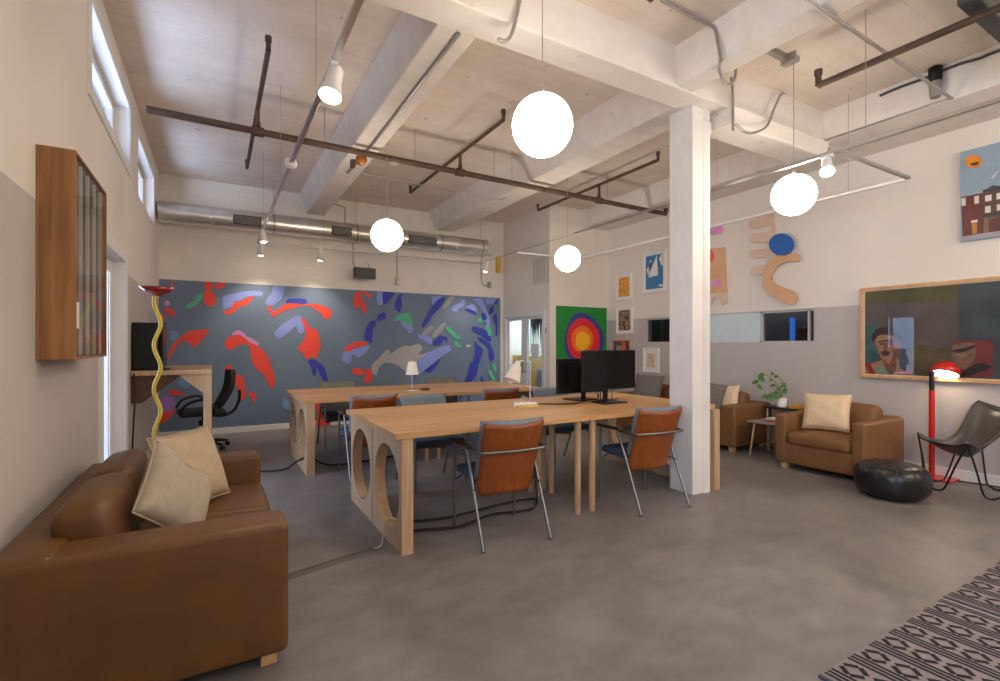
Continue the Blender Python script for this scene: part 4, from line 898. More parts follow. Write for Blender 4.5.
# ------------------------------------------------------------------ things on the desks
TZ = .755
def monitor(label, x, y, rz, w, h, zc):
    t = thing('computer_monitor', label, 'monitor', (x, y, TZ), rz)
    z = zc - TZ
    m = Mesh(); m.box(-w / 2, w / 2, -.012, .022, z - h / 2, z + h / 2); m.prism([(-w * .3, .022, z - h * .3), (w * .3, .022, z - h * .3), (w * .3, .022, z + h * .3), (-w * .3, .022, z + h * .3)], (0, .022, 0)); m.build('screen_housing', K['black'], t, bevel=.004)
    m = Mesh(); m.box(-w / 2 + .008, w / 2 - .008, -.0135, -.0118, z - h / 2 + .016, z + h / 2 - .008); m.build('screen', K['screen'], t)
    m = Mesh(); m.box(-.025, .025, .045, .065, .01, z + .05); m.build('stand_neck', K['black'], t, bevel=.004)
    m = Mesh(); m.prism([(-.15, -.09, .0), (.15, -.09, .0), (.12, .12, .0), (-.12, .12, .0)], (0, 0, .012)); m.build('stand_foot', K['black'], t, bevel=.004)
    return t
monitor('larger black computer monitor, in front, screen facing the camera', 3.21, 3.47, 0, .655, .37, 1.067)
monitor('smaller black monitor behind the larger one, below the green painting', 3.16, 3.84, PI, .58, .345, .995)
m = Mesh(); m.tube(smooth_open([(2.47, 3.60, .764), (2.58, 3.68, .762), (2.68, 3.60, .762), (2.85, 3.55, .762), (3.0, 3.62, .762), (3.10, 3.66, .762)], 6), .006, 8)
tag(m.build('power_cable', K['black']), 'black cable lying on the desk from power strip to monitors', 'cable')
m = Mesh()
for i in range(7):
    x = 3.12 + i * .035; m.tube(smooth_open([(x, 3.56, .87 + .01 * (i % 3)), (x + random.uniform(-.05, .08), 3.60, .80), (x + .06, 3.62, .765), (x + .1 + random.uniform(-.03, .05), 3.64, .765)], 5), .004, 6)
tag(m.build('cable_tangle', K['black']), 'tangle of black cables under the larger monitor', 'cables', None, 'stuff')
t = thing('power_strip', 'white power strip with a yellow wooden edge lying on the near desks', 'power strip', (2.36, 3.60, TZ), math.radians(-14))
m = Mesh(); m.box(-.10, .10, -.005, .06, 0, .04); m.build('socket_block', K['white'], t, bevel=.006)
m = Mesh(); m.box(-.09, .11, -.045, -.005, 0, .022); m.build('wooden_edge', mat('yellow_wood', rgb(206, 172, 104), .5), t, bevel=.003)
for i in range(3):
    m = Mesh(); m.lathe([(.016, .040), (.016, .043), (.0001, .041)], (-.06 + i * .06, .028, 0), 14); m.build('socket', K['conduit'], t)
t = thing('swing_arm_lamp', 'white desk lamp with angled arm on the near desks', 'desk lamp', (2.475, 3.71, TZ))
m = Mesh(); m.lathe([(.055, 0), (.055, .012), (.012, .022), (.0001, .022)], (0, 0, 0), 24); m.build('base', K['white'], t)
m = Mesh(); m.tube([(0, 0, .02), (.005, 0, .39)], .008, 10); m.tube([(.005, 0, .38), (-.125, -.01, .405)], .007, 10); m.lathe([(.014, -.02), (.014, .02)], (.005, 0, .385), 12); m.build('stem', K['chrome'], t)
M = axes((.42, .05, 1), (0, 1, 0)); M.translation = (-.165, -.01, .315)
m = Mesh(); m.lathe([(.078, -.09), (.076, -.09), (.042, .05), (.028, .055), (.025, .09), (.0001, .09)], (0, 0, 0), 28, 0, M, False); m.build('lamp_shade', K['shade'], t)
t = thing('table_lamp', 'small white cone-shaded lamp on the far table before the mural', 'table lamp', (2.05, 5.62, TZ))
m = Mesh(); m.lathe([(.075, 0), (.075, .010), (.01, .016), (.0001, .016)], (0, 0, 0), 28); m.build('base', K['chrome'], t)
m = Mesh(); m.tube([(0, 0, .01), (0, 0, .34)], .006, 10); m.build('stem', K['chrome'], t)
m = Mesh(); m.lathe([(.082, .19), (.080, .19), (.048, .345), (.0001, .347)], (0, 0, 0), 28, 0, None, False); m.build('lamp_shade', K['shade'], t)
m = Mesh(); m.lathe([(.055, TZ), (.06, TZ + .02), (.056, TZ + .02), (.05, TZ + .006), (.0001, TZ + .006)], (2.20, 5.58, 0), 24); tag(m.build('coaster_dish', K['darkwood']), 'small dark dish beside the small lamp on the far table', 'dish')
conduit('black cable snaking over the floor under the near front left desk', [(1.18, 3.25, .012), (1.5, 3.15, .012), (1.8, 3.25, .012), (2.1, 3.20, .012), (2.28, 3.32, .012), (2.30, 3.38, .3), (2.28, 3.36, .64)], .010, 6, True, 'black', 'black floor cables')
conduit('second black cable under the near tables, behind the first', [(1.14, 3.44, .012), (1.5, 3.36, .012), (1.95, 3.42, .012), (2.2, 3.43, .012), (2.34, 3.40, .012)], .009, 6, True, 'black', 'black floor cables')
conduit('black cable on the floor running under the far tables', [(.25, 5.62, .01), (.60, 5.50, .012), (.74, 5.47, .09), (.822, 5.468, .118), (.91, 5.46, .09), (1.1, 5.44, .012), (1.6, 5.5, .012), (2.0, 5.6, .012)], .009, 6, True, 'black', 'black floor cables')
t = thing('cable_cover', 'grey cable cover strip on the floor from sofa toward the table', 'cable cover', (0, 0, 0))
m = Mesh(); d = Vector((.52, .117, 0)); n_ = Vector((-d.y, d.x, 0)).normalized(); A_ = Vector((.30, 2.955, 0))
m.prism([A_ + n_ * .035, A_ - n_ * .035, A_ - n_ * .018 + Vector((0, 0, .014)), A_ + n_ * .018 + Vector((0, 0, .014))], d * 1.1); m.build('cover', K['covergrey'], t)
conduit('pale cable rising from cable cover into the round table hole', [(.87, 3.085, .012), (.93, 3.11, .02), (.972, 3.21, .115), (1.032, 3.235, .132), (1.12, 3.25, .07)], .006, 6, True, 'linen', 'pale cables')

# ------------------------------------------------------------------ sofas
def sofa(name, label, cat, loc, rz, L, D, ah, bh, leather, seats, arm=.21, sh=.40, fh=.06, group=None, backw=.22, cush_h=.12):
    """Upholstered seat facing local +x, back at x=0, length along y (0..L)."""
    t = thing(name, label, cat, loc, rz, group)
    lm = K[leather]
    m = Mesh(); m.rbox(.02, D - .01, arm - .02, L - arm + .02, fh, sh - .10, .02); m.build('base', lm, t, weld=True)
    m = Mesh(); m.rbox(0, backw * .8, .01, L - .01, fh, ah + .012, .03); m.build('back_frame', lm, t, weld=True)
    for y0, y1 in ((0, arm), (L - arm, L)):
        m = Mesh(); m.rbox(0, D, y0, y1, fh, ah, .028, .006); m.build('arm', lm, t, weld=True)
    w = (L - 2 * arm) / seats
    for i in range(seats):
        y0 = arm + i * w
        m = Mesh(); m.rbox(backw - .04, D + .01, y0 + .004, y0 + w - .004, sh - .11, sh + .02, .045, .025); m.build('seat_cushion', lm, t, weld=True)
        m = Mesh(); T = Matrix.Translation((backw + .035, 0, sh + .0)) @ Matrix.Rotation(math.radians(-11), 4, 'Y')
        m.rbox(-.10, .09, y0 + .006, y0 + w - .006, .0, bh - sh, .06, .015, 0, T, .02); m.build('back_cushion', lm, t, weld=True)
    for x in (.06, D - .10):
        for y in (.05, L - .11):
            m = Mesh(); m.box(x, x + .06, y, y + .06, 0, fh + .01); m.build('foot', K['framewood'], t, bevel=.004)
    return t
sofa('leather_sofa', 'brown leather two-seat sofa against the left wall, near arm facing camera', 'sofa', (-.64, 2.14, 0), 0, 1.62, .90, .585, .70, 'leather', 2)
sofa('leather_sofa', 'tan leather sofa along the right wall, partly hidden behind the column', 'sofa', (6.17, 5.75, 0), PI, 2.08, .77, .56, .69, 'leatherlight', 2, .20, .38)
sofa('club_chair', 'tan leather armchair with cream pillow, right of the side tables', 'armchair', (6.0, 3.06, 0), PI, .85, .82, .568, .69, 'leatherlight', 1, .12, .37)

def pillow(label, loc, normal, roll, w, h, t_, mt, seam=True, group='throw pillows', up=(0, 0, 1), dent=0.0):
    M = axes(normal, up, roll, loc)
    m = Mesh(); n = 18
    def f(u, v, s):
        a, b = 2 * u - 1, 2 * v - 1
        e = (max(0, 1 - a * a) * max(0, 1 - b * b)) ** .42
        x = a * w / 2 * (1 - .07 * (1 - b * b)); y = b * h / 2 * (1 - .07 * (1 - a * a))
        wr = .006 * math.sin(7 * a + 3 * b) * math.sin(5 * b - 2 * a)
        z = s * (t_ / 2 * e) + wr * e - (dent * math.exp(-((a - .1) ** 2) * 6) * max(0, b + .2) if dent else 0)
        return M @ Vector((x, y, z))
    m.grid(lambda u, v: f(u, v, 1), n, n); m.grid(lambda u, v: f(1 - u, v, -1), n, n)
    o = m.build('throw_pillow', K[mt], None, weld=True); tag(o, label, 'pillow', group)
    if seam:
        m = Mesh(); N = 40; pts = []
        for k in range(4):
            for i in range(10):
                s = -1 + 2 * i / 10; a, b = [(s, -1), (1, s), (-s, 1), (-1, -s)][k]
                pts.append(M @ Vector((a * w / 2 * (1 - .07 * (1 - b * b)), b * h / 2 * (1 - .07 * (1 - a * a)), 0)))
        m.tube(pts, .005, 6, 0, True); c = m.build('piping', K[mt], o)
    return o
pillow('grey-beige linen pillow nearest the camera on the brown sofa', (-.15, 2.67, .62), (.80, -.46, .38), math.radians(-47), .38, .38, .16, 'linengrey', dent=.025)
pillow('beige linen pillow farther along the brown sofa, behind the other', (-.11, 3.12, .64), (.74, -.58, .36), math.radians(0), .41, .41, .17, 'linen')
pillow('cream square pillow on the tan armchair', (5.50, 2.70, .605), (-.96, -.08, .26), math.radians(2), .44, .38, .13, 'cream')
pillow('charcoal grey pillow at the far end of the tan sofa', (5.68, 5.30, .64), (-.93, -.15, .3), 0, .50, .44, .16, 'greycush', False)
pillow('charcoal grey pillow leaning by the tan sofa near arm, left of cream one', (5.56, 4.16, .625), (-.86, -.36, .28), math.radians(-10), .40, .40, .13, 'greycush', False)
pillow('cream pillow tucked behind the grey one at the sofa near arm', (5.745, 4.03, .605), (-.93, -.10, .3), math.radians(4), .34, .36, .11, 'cream', False)

# ------------------------------------------------------------------ left wall and standing desk
t = thing('wall_case', 'oak shadow-box artwork with ribbed grey front on the left wall', 'artwork', (XL, 2.84, 1.235))
m = Mesh(); Wc, Hc, Dc = .72, .935, .135
m.box(0, .012, 0, Wc, 0, Hc); m.box(.012, Dc, 0, .012, 0, Hc); m.box(.012, Dc, Wc - .012, Wc, 0, Hc); m.box(.012, Dc, .012, Wc - .012, 0, .012); m.box(.012, Dc, .012, Wc - .012, Hc - .012, Hc)
m.build('case', K['oakcase'], t, bevel=.002)
m = Mesh()
for i in range(9):
    w = (Wc - .03) / 9; y = .015 + i * w
    m.prism([(.03, y, .015), (.03, y + w, .015), (.118, y + w * .62, .015), (.118, y + w * .38, .015)], (0, 0, Hc - .03), i % 2)
m.build('ribbed_relief', [mat('relief_light', rgb(168, 158, 142), .5, var=.3, scale=4), mat('relief_dark', rgb(92, 88, 84), .5, var=.4, scale=4)], t)
m = Mesh(); m.box(.128, .131, .012, Wc - .012, .012, Hc - .012); m.build('glass_front', K['artglass'], t)
m = Mesh(); m.box(.131, .1325, .03, .075, .14, .26); m.build('title_card', K['white'], t)

t = thing('standing_desk', 'tall wooden standing desk fixed along the left wall beyond the door', 'desk', (XL + .002, 5.58, 0))
m = Mesh(); m.box(0, .64, 0, 1.28, 1.015, 1.06); m.build('desktop', K['maple'], t, bevel=.003)
m = Mesh(); m.box(.57, .64, .02, .09, 0, 1.015); m.build('leg', K['maple'], t, bevel=.003)
m = Mesh(); m.box(.57, .64, 1.20, 1.27, 0, 1.015); m.build('leg', K['maple'], t, bevel=.003)
m = Mesh(); m.prism([(.57, .03, 1.015), (.57, .03, .83), (.36, .03, 1.015)], (0, .03, 0)); m.build('corner_brace', K['maple'], t)
m = Mesh(); m.prism([(0, .03, 1.015), (0, .03, .76), (.08, .03, .76), (.40, .03, 1.015)], (0, .03, 0)); m.build('wall_bracket', K['darkwood'], t)
t = thing('computer_case', 'black boxy computer equipment standing on the tall desk', 'computer', (XL + .01, 5.62, 1.06))
m = Mesh(); m.box(0, .20, 0, .42, .008, .45); m.build('housing', K['black'], t, bevel=.008)
m = Mesh(); m.box(.205, .235, .01, .43, .02, .47); m.build('side_panel', K['screen'], t, bevel=.006)
m = Mesh(); m.box(.0, .28, .05, .38, 0, .010); m.build('foot', K['black'], t)
conduit('black power cord hanging down the left wall below the tall desk', [(XL + .03, 5.56, 1.04), (XL + .04, 5.54, .8), (XL + .03, 5.52, .55), (XL + .02, 5.55, .3), (XL + .03, 5.55, .05)], .007, 6, True, 'black', 'wall cords')

t = thing('office_swivel_chair', 'black mesh office swivel chair at the tall desk', 'office chair', (-.12, 7.17, 0), math.radians(8))   # faces -x
m = Mesh(); m.rbox(-.27, .22, -.24, .24, .43, .50, .035, .015); m.build('seat', K['blackfab'], t, weld=True)
m = Mesh(); m.grid(lambda u, v: (.20 + .14 * v + .05 * math.sin(PI * v) - .07 * (2 * u - 1) ** 2, (2 * u - 1) * (.22 - .06 * abs(2 * v - 1) ** 3), .52 + .46 * v), 12, 12); m.build('backrest', mat('black_mesh_back', (.022, .020, .019, 1), .8, var=.3, scale=40), t, solid=.025)
m = Mesh(); m.tube(smooth_open([(.05, 0, .42), (.22, 0, .40), (.34, 0, .46), (.40, 0, .60), (.40, 0, .72)], 5), .018, 10); m.build('back_spine', K['black'], t)
for s in (-1, 1):
    m = Mesh(); m.tube(smooth_open([(.05, s * .25, .43), (.07, s * .29, .52), (-.02, s * .29, .64), (-.20, s * .28, .60), (-.27, s * .26, .50)], 5), .016, 10); m.build('armrest', K['black'], t)
m = Mesh(); m.lathe([(.03, .07), (.03, .22), (.022, .22), (.022, .43)], (0, 0, 0), 16); m.lathe([(.05, .30), (.06, .34), (.05, .36)], (0, 0, 0), 16); m.build('gas_column', K['black'], t)
for k in range(5):
    a = 2 * PI * k / 5 + .3; c, s = math.cos(a), math.sin(a)
    m = Mesh(); m.tube([(0, 0, .09), (c * .16, s * .16, .09), (c * .29, s * .29, .065)], [.026, .022, .015], 8); b = m.build('base_arm', K['black'], t)
    m = Mesh(); m.lathe([(.025, -.02), (.025, .02)], (c * .29, s * .29, .026), 14, 0, Matrix.Rotation(a, 4, 'Z') @ Matrix.Rotation(PI / 2, 4, 'X')); m.build('caster', K['black'], b)

t = thing('squiggle_floor_lamp', 'wavy yellow floor lamp with crimson dish shade behind the brown sofa', 'floor lamp', (-.35, 4.20, 0))
pts = [(.020 * math.sin(2 * PI * (z - 1.375) / .31) * min(1, z / .2), 0, z) for z in [.02 + 1.64 * i / 90 for i in range(91)]]
m = Mesh(); m.tube(pts, .0125, 12); m.build('wavy_stem', K['yellow'], t)
m = Mesh(); m.lathe([(.0001, .03), (.13, .025), (.14, .012), (.14, 0)], (0, 0, 0), 32); m.build('base', K['yellow'], t)
m = Mesh(); m.lathe([(.0001, 1.645), (.03, 1.648), (.07, 1.668), (.112, 1.705), (.108, 1.705), (.066, 1.676), (.0001, 1.662)], (0, 0, 0), 36); m.build('dish_shade', K['darkred'], t)
# ------------------------------------------------------------------ seating corner on the right
t = thing('side_table', 'low side table with grey top and slanted wooden legs beside the tan sofa', 'side table', (5.66, 3.36, 0))
m = Mesh(); m.rbox(-.20, .24, -.20, .20, .385, .405, .008); m.build('tabletop', mat('grey_stone_top', rgb(150, 140, 132), .35), t, weld=True)
for sx in (-1, 1):
    for sy in (-1, 1):
        m = Mesh(); m.tube([(sx * .15 + .02, sy * .14, .385), (sx * .19 + .02, sy * .175, 0)], [.014, .010], 10); m.build('leg', K['framewood'], t)
t = thing('plant_table', 'taller dark-topped side table carrying the potted plant by the wall', 'side table', (6.03, 3.38, 0))
m = Mesh(); m.rbox(-.12, .15, -.24, .24, .52, .54, .008); m.build('tabletop', K['black'], t, weld=True)
for sx in (-.095, .125):
    for sy in (-.19, .21):
        m = Mesh(); m.tube([(sx, sy, .52), (sx, sy, 0)], .011, 10); m.build('leg', K['framewood'], t)
for i, (c, lab) in enumerate((((150, 90, 84), 'reddish book lying on the low grey side table'), ((214, 204, 190), 'pale book on top of the reddish one on the low table'))):
    t = thing('book', lab, 'book', (5.66, 3.30, .405 + i * .022), math.radians(8 - 14 * i), 'books on the low side table')
    m = Mesh(); m.box(-.075, .075, -.10, .10, 0, .003); m.box(-.075, .075, -.10, .10, .017, .020); m.box(-.075, -.072, -.10, .10, .003, .017); m.build('cover', mat('book_cover', rgb(*c), .6), t)
    m = Mesh(); m.box(-.072, .070, -.096, .096, .003, .017); m.build('pages', K['white'], t)
t = thing('tray', 'mustard yellow tray on the dark side table next to the plant pot', 'tray', (6.04, 3.24, .541))
m = Mesh(); m.rbox(-.11, .11, -.09, .09, 0, .012, .005); 
for q in ((-.11, -.102, -.09, .09), (.102, .11, -.09, .09), (-.102, .102, -.09, -.082), (-.102, .102, .082, .09)): m.box(*q, .006, .035)
m.build('tray_body', K['mustard'], t)
t = thing('potted_plant', 'trailing pothos plant in a white pot on the dark side table', 'plant', (6.03, 3.47, .541))
m = Mesh(); m.lathe([(.052, 0), (.062, .11), (.056, .11), (.054, .09), (.0001, .09)], (0, 0, 0), 24); m.build('pot', K['white'], t)
m = Mesh(); m.lathe([(.054, .092), (.0001, .10)], (0, 0, 0), 20); m.build('soil', K['soil'], t)
def leaf(m, p, d, L, w, up=(0, 0, 1)):
    M = axes(Vector(up), d, 0, p) if abs(Vector(up).normalized().dot(Vector(d).normalized())) < .98 else axes((1, 0, 0), d, 0, p)
    n = 8; vs = []; fs = []
    for i in range(n + 1):
        s = i / n; wd = w * math.sin(PI * min(1, s * .92 + .08)) ** .8 * (1 - .35 * s)
        z = -.25 * L * s * s
        for k in (-1, 0, 1): vs.append(M @ Vector((k * wd, s * L, z - (.12 * wd if k == 0 else 0))))
    for i in range(n):
        for k in (0, 1): a = i * 3 + k; fs.append((a, a + 1, a + 4, a + 3))
    m.add(vs, fs, 0, True)
view = Vector((-.86, -.5, 0)); side = Vector((.5, -.86, 0))
vines = [[(0, 0, .09), (.01, .03, .22), (-.03, .10, .33), (-.05, .19, .395), (-.06, .25, .36), (-.06, .27, .25)],
         [(0, 0, .09), (-.02, .01, .2), (-.02, -.02, .30), (.0, .04, .37), (-.02, .12, .42)],
         [(0, 0, .09), (-.05, .03, .15), (-.10, .07, .15), (-.14, .12, .12)],
         [(0, 0, .09), (.0, -.02, .2), (.02, -.03, .26)], [(0, 0, .09), (-.03, .02, .18), (-.05, .05, .27)]]
lv = [[(3, 1), (4, 1.1), (4.6, 1), (5, .9), (2, .5)], [(2, .8), (3, .7), (4, .6)], [(1.4, 1.1), (2, 1.2), (2.6, 1), (3, 1.0)], [(1.2, .8), (2, .7), (1.6, .7)], [(1.0, .9), (1.6, .8), (2, .8)]]
for k, vine in enumerate(vines):
    P = smooth_open(vine, 6)
    m = Mesh(); m.tube(P, .0045, 6); s = m.build('vine', K['stem'], t)
    for j, (u, sc) in enumerate(lv[k]):
        p = P[min(len(P) - 1, int(u * 6))]
        m = Mesh(); d = Vector((-.3 + .2 * ((j * 3 + k) % 3), .8 * (-1) ** (j + k) + .2, -.55 + .3 * (j % 2)))
        leaf(m, p, d.normalized(), .085 * sc, .032 * sc, Vector((-.85, -.3, .5)))
        m.build('leaf', K['leaf'], s)
# pouf
t = thing('leather_pouf', 'round black leather pouf on the floor before the tan armchair', 'pouf', (5.03, 1.95, 0))
def pouf(u, v):
    a = 2 * PI * u; s = PI * v
    r = .268 * math.sin(s) ** .42 * (1 - .018 * (abs(math.cos(6 * a)) ** 14)); z = .145 - .145 * (abs(math.cos(s)) ** .72) * (1 if math.cos(s) > 0 else -1)
    return (max(1e-4, r) * math.cos(a), max(1e-4, r) * math.sin(a), z + .004 * math.sin(3 * a) * math.sin(s))
m = Mesh(); m.grid(lambda u, v: pouf(1 - u, v), 96, 28); m.build('body', K['blackleather'], t, weld=True)
m = Mesh()
for k in range(12):
    a = k / 12; m.tube([Vector(pouf(a, v)) * 1.0 for v in [.56 + .02 * i for i in range(20)]], .003, 5)
m.build('seam', K['greyleather'], t)
m = Mesh(); m.lathe([(.03, .288), (.028, .294), (.0001, .296)], (0, 0, 0), 18); m.build('button', K['blackleather'], t)
# red floor lamp
t = thing('red_floor_lamp', 'red floor lamp with dome shade lit beside the black sling chair', 'floor lamp', (6.04, 2.01, 0))
m = Mesh(); m.rbox(-.09, .14, -.17, .07, 0, .018, .006); m.build('base_plate', K['red'], t, weld=True)
m = Mesh(); m.tube([(0, 0, .01), (0, 0, .86)], .024, 18); m.build('pole', K['red'], t)
m = Mesh(); m.tube(smooth_open([(0, 0, .85), (0, 0, .95), (.002, -.003, 1.02), (.012, -.016, 1.07), (.04, -.06, 1.11)], 6), .021, 14); m.build('gooseneck', K['black'], t)
M = axes((.50, .0, 1), (0, 1, 0)); M.translation = (.05, -.085, 1.045)
m = Mesh(); m.lathe([(.106, -.035), (.110, -.035), (.110, .005), (.096, .05), (.062, .082), (.0001, .092)], (0, 0, 0), 36, 0, M, False); m.lathe([(.104, -.035), (.104, .0), (.085, .045), (.0001, .078)], (0, 0, 0), 36, 0, M, False); m.build('dome_shade', K['red'], t)
m = Mesh(); m.lathe([(.0001, -.026), (.101, -.026)], (0, 0, 0), 30, 0, M, False); m.build('diffuser', K['lampglow'], t)
# butterfly chair
t = thing('butterfly_chair', 'black leather sling chair on a thin black rod frame by the right wall', 'chair', (5.79, 1.70, 0), math.atan2(.51, -.86) - PI / 2)
FL, FR, BL, BR = Vector((-.27, .22, .49)), Vector((.27, .22, .50)), Vector((-.20, -.29, .81)), Vector((.20, -.29, .81))
def vrod(a, b, c, mid):
    """one bent rod: down from corner a to a rounded foot and up to corner b"""
    f = Vector(c); d = (b - a); d.z = 0; d = d.normalized() * .075
    pts = [a, a.lerp(f - d * 1.1 + Vector((0, 0, .05)), .5), f - d * 1.25 + Vector((0, 0, .05)), f - d * .55 + Vector((0, 0, .006)), f, f + d * .55 + Vector((0, 0, .006)), f + d * 1.25 + Vector((0, 0, .05)), b.lerp(f + d * 1.1 + Vector((0, 0, .05)), .5), b]
    m = Mesh(); m.tube(smooth_open(pts, 4), .0075, 10); m.build('frame_rod', K['black'], t)
def sling(u, v):
    a, b = 2 * u - 1, 2 * v - 1            # a: left-right, b: front(-1) to back(+1)
    a, b = a * math.sqrt(1 - .50 * b * b), b * math.sqrt(1 - .50 * a * a)   # rounded pockets
    a *= 1.36; b *= 1.33
    k, q = max(0, 1 - a * a), max(0, 1 - b * b)
    s = (b + 1) / 2; s = max(0, min(1, s))
    c = FL.lerp(FR, (a + 1) / 2).lerp(BL.lerp(BR, (a + 1) / 2), (b + 1) / 2)
    x = c.x * (1 - .34 * q * abs(a))
    zc = .30 + (.26 * s ** 3 if b > -.2 else .0) + .40 * max(0, s - .45) ** 1.6 + .07 * max(0, -b) ** 2
    side = .49 + .31 * s ** 2.4 - .11 * q
    w = min(1, abs(a) ** 2.0)
    z = zc * (1 - w) + side * w
    y = c.y - .03 * k * max(0, b) + (-.05) * k * max(0, -b)
    return (x, y, z)
sling_mesh = Mesh().grid(sling, 30, 30); edge = [sling(i / 24, 0) for i in range(24)] + [sling(1, i / 24) for i in range(24)] + [sling(1 - i / 24, 1) for i in range(24)] + [sling(0, 1 - i / 24) for i in range(24)]
dn = Vector((0, 0, -.008))
FL, FR, BL, BR = [Vector(sling(*q)) + dn for q in ((0, 0), (1, 0), (0, 1), (1, 1))]
vrod(FL, FR, (0, .25, .008), 0); vrod(FR, BR, (.27, .02, .008), 0); vrod(BR, BL, (0, -.29, .008), 0); vrod(BL, FL, (-.28, .02, .008), 0)
sling_mesh.build('leather_sling', K['greyleather'], t, solid=.006)
m = Mesh()
m.tube(edge, .008, 6, 0, True); m.build('edge_binding', K['blackleather'], t)
conduit('lamp cord lying on the floor along the right wall', [(6.05, 1.90, .01), (6.14, 1.7, .01), (6.15, 1.4, .01), (6.12, 1.0, .01)], .006, 5, True, 'black', 'wall cords')
# rugs
def rug(label, x0, x1, y0, y1):
    t = thing('woven_rug', label, 'rug', (x0, y0, 0), 0, 'patterned flat-weave rugs')
    W, L = x1 - x0, y1 - y0
    m = Mesh(); m.box(0, W, 0, L, 0, .008); m.build('weave', K['rugbase'], t)
    m = Mesh(); z = .0092; P = .18
    def stroke(a, b, w):
        a, b = Vector((a[0], a[1], z)), Vector((b[0], b[1], z)); d = (b - a).normalized(); s = Vector((-d.y, d.x, 0)) * w / 2
        if a.x < .002 or b.x < .002 or a.x > W - .002 or b.x > W - .002: return
        m.poly([a - s, b - s, b + s, a + s])
    n = int(W / P) + 1
    for i in range(n):
        bx = .03 + i * P
        for k in range(3):
            x = bx + k * .024
            if x < W - .02: stroke((x, .015), (x, L - .004), .014)
        c = bx + .048 + .060; h = .042; rows = int(L / .105)
        for j in range(rows):
            y = L - .004 - j * .105; w = .021
            if c + h > W - .01: continue
            stroke((c - h, y - .052), (c - .010, y - .012), w); stroke((c + h, y - .052), (c + .010, y - .012), w)
            if j < rows - 1:
                stroke((c - h, y - .058), (c - .010, y - .095), w); stroke((c + h, y - .058), (c + .010, y - .095), w)
    m.build('dark_pattern', K['rugdark'], t)
    m = Mesh(); m.box(-.012, .004, 0, L, 0, .0105); m.build('selvedge', mat('rug_edge_band', rgb(74, 78, 88), .95), t)
    return t
rug('black and grey patterned rug at the lower right, left of the dark seam', 2.05, 3.22, -1.2, 1.03)
rug('black and grey patterned rug at the right edge, beyond the dark seam', 3.245, 4.42, -1.2, 1.03)

# ------------------------------------------------------------------ pictures
def wall_picture(name, label, y0, y1, z0, z1, framem, art, mount=None, fw=.022, depth=.03, cat='picture', glazed=False, group=None, x=XR):
    """Framed picture on the right wall (faces -x)."""
    t = thing(name, label, cat, (x, (y0 + y1) / 2, z0), 0, group)
    w = (y1 - y0) / 2; h = z1 - z0
    m = Mesh(); m.box(-depth, 0, -w, -w + fw, 0, h); m.box(-depth, 0, w - fw, w, 0, h); m.box(-depth, 0, -w + fw, w - fw, 0, fw); m.box(-depth, 0, -w + fw, w - fw, h - fw, h); m.build('frame', framem, t, bevel=.002)
    if mount:
        m = Mesh(); m.box(-depth * .55, -.004, -w + fw, w - fw, fw, h - fw); m.build('mount', K['white'], t)
        fw += mount
    m = Mesh(); m.box(-depth * .65, -.003, -w + fw, w - fw, fw, h - fw, 0); 
    return t, m
def shapes(m, d, order, depth, oy, oz, step=.0004, lim=None, soft=()):
    for i, (n, mi) in enumerate(order):
        P = [(-depth - step * (i + 1), y - oy, z - oz) for y, z in d[n]]
        if n in soft: P = [tuple(p) for p in smooth_closed(P, 4)]
        if lim: P = [(x, max(lim[0], min(lim[1], y)), max(lim[2], min(lim[3], z))) for x, y, z in P]
        m.poly(P, mi)
def paint(name, c, var=.25, scale=9): return mat('paint_' + name, rgb(*c), .55, var=var, scale=scale, bump=.2, bscale=70)
# large glazed portrait painting
y0, y1, z0, z1 = .82, 2.676, .945, 1.925
t, m = wall_picture('portrait_painting', 'large framed dark painting of a moustached man above the red lamp', y0, y1, z0, z1, K['framewood'], None, None, .03, .05, 'painting')
pm = [paint('umber_ground', (70, 62, 58), .45, 4), paint('olive', (82, 80, 46), .35, 5), paint('grey_brown', (84, 76, 74), .3, 4), paint('dark_teal', (56, 68, 74), .4, 4), paint('teal', (56, 84, 90), .4, 8), paint('slate_blue', (66, 76, 100), .4, 8),
      paint('moss', (84, 74, 46), .4, 7), paint('dull_red', (116, 44, 44), .3, 6), paint('flesh', (150, 112, 84), .3, 14), paint('flesh_shadow', (112, 72, 58), .35, 14), paint('hair', (46, 32, 28), .4, 14),
      paint('moustache', (70, 42, 34), .3), paint('rose', (176, 66, 66), .3, 10), paint('strap_red', (150, 28, 44), .2), paint('pale_cyan', (112, 140, 130), .3, 20), paint('sallow', (116, 92, 72), .4, 16), paint('near_black', (30, 28, 30), .3)]
oy, oz = (y0 + y1) / 2, z0; w_ = (y1 - y0) / 2 - .032
order = [('olive', 1), ('mid', 2), ('teal', 3), ('teal2', 4), ('blue', 5), ('olive2', 6), ('redbg', 7), ('shoulder', 8), ('beard', 9), ('face', 8), ('faceshade', 9), ('hair', 10), ('brow', 10), ('eye1', 11), ('eye2', 11), ('nose', 9), ('mous', 11), ('cheek', 12), ('strap1', 13), ('strap2', 13), ('cyan', 14), ('face2', 15), ('f2dark', 16), ('f2mouth', 9), ('arm', 16)]
m.box(-.031, -.0326, -w_, -.1, .032, z1 - z0 - .032, 3)
shapes(m, PORTRAIT, order, .0326, oy, oz, .0003, (-w_, w_, .032, z1 - z0 - .032), ('teal2', 'blue', 'olive2', 'shoulder', 'beard', 'face', 'faceshade', 'hair', 'brow', 'cheek', 'cyan', 'face2', 'arm', 'f2dark'))
m.build('canvas', pm, t)
m = Mesh(); m.box(-.044, -.042, -w_, w_, .031, z1 - z0 - .031); m.build('glass', K['artglass'], t)
m = Mesh(); s_ = .012
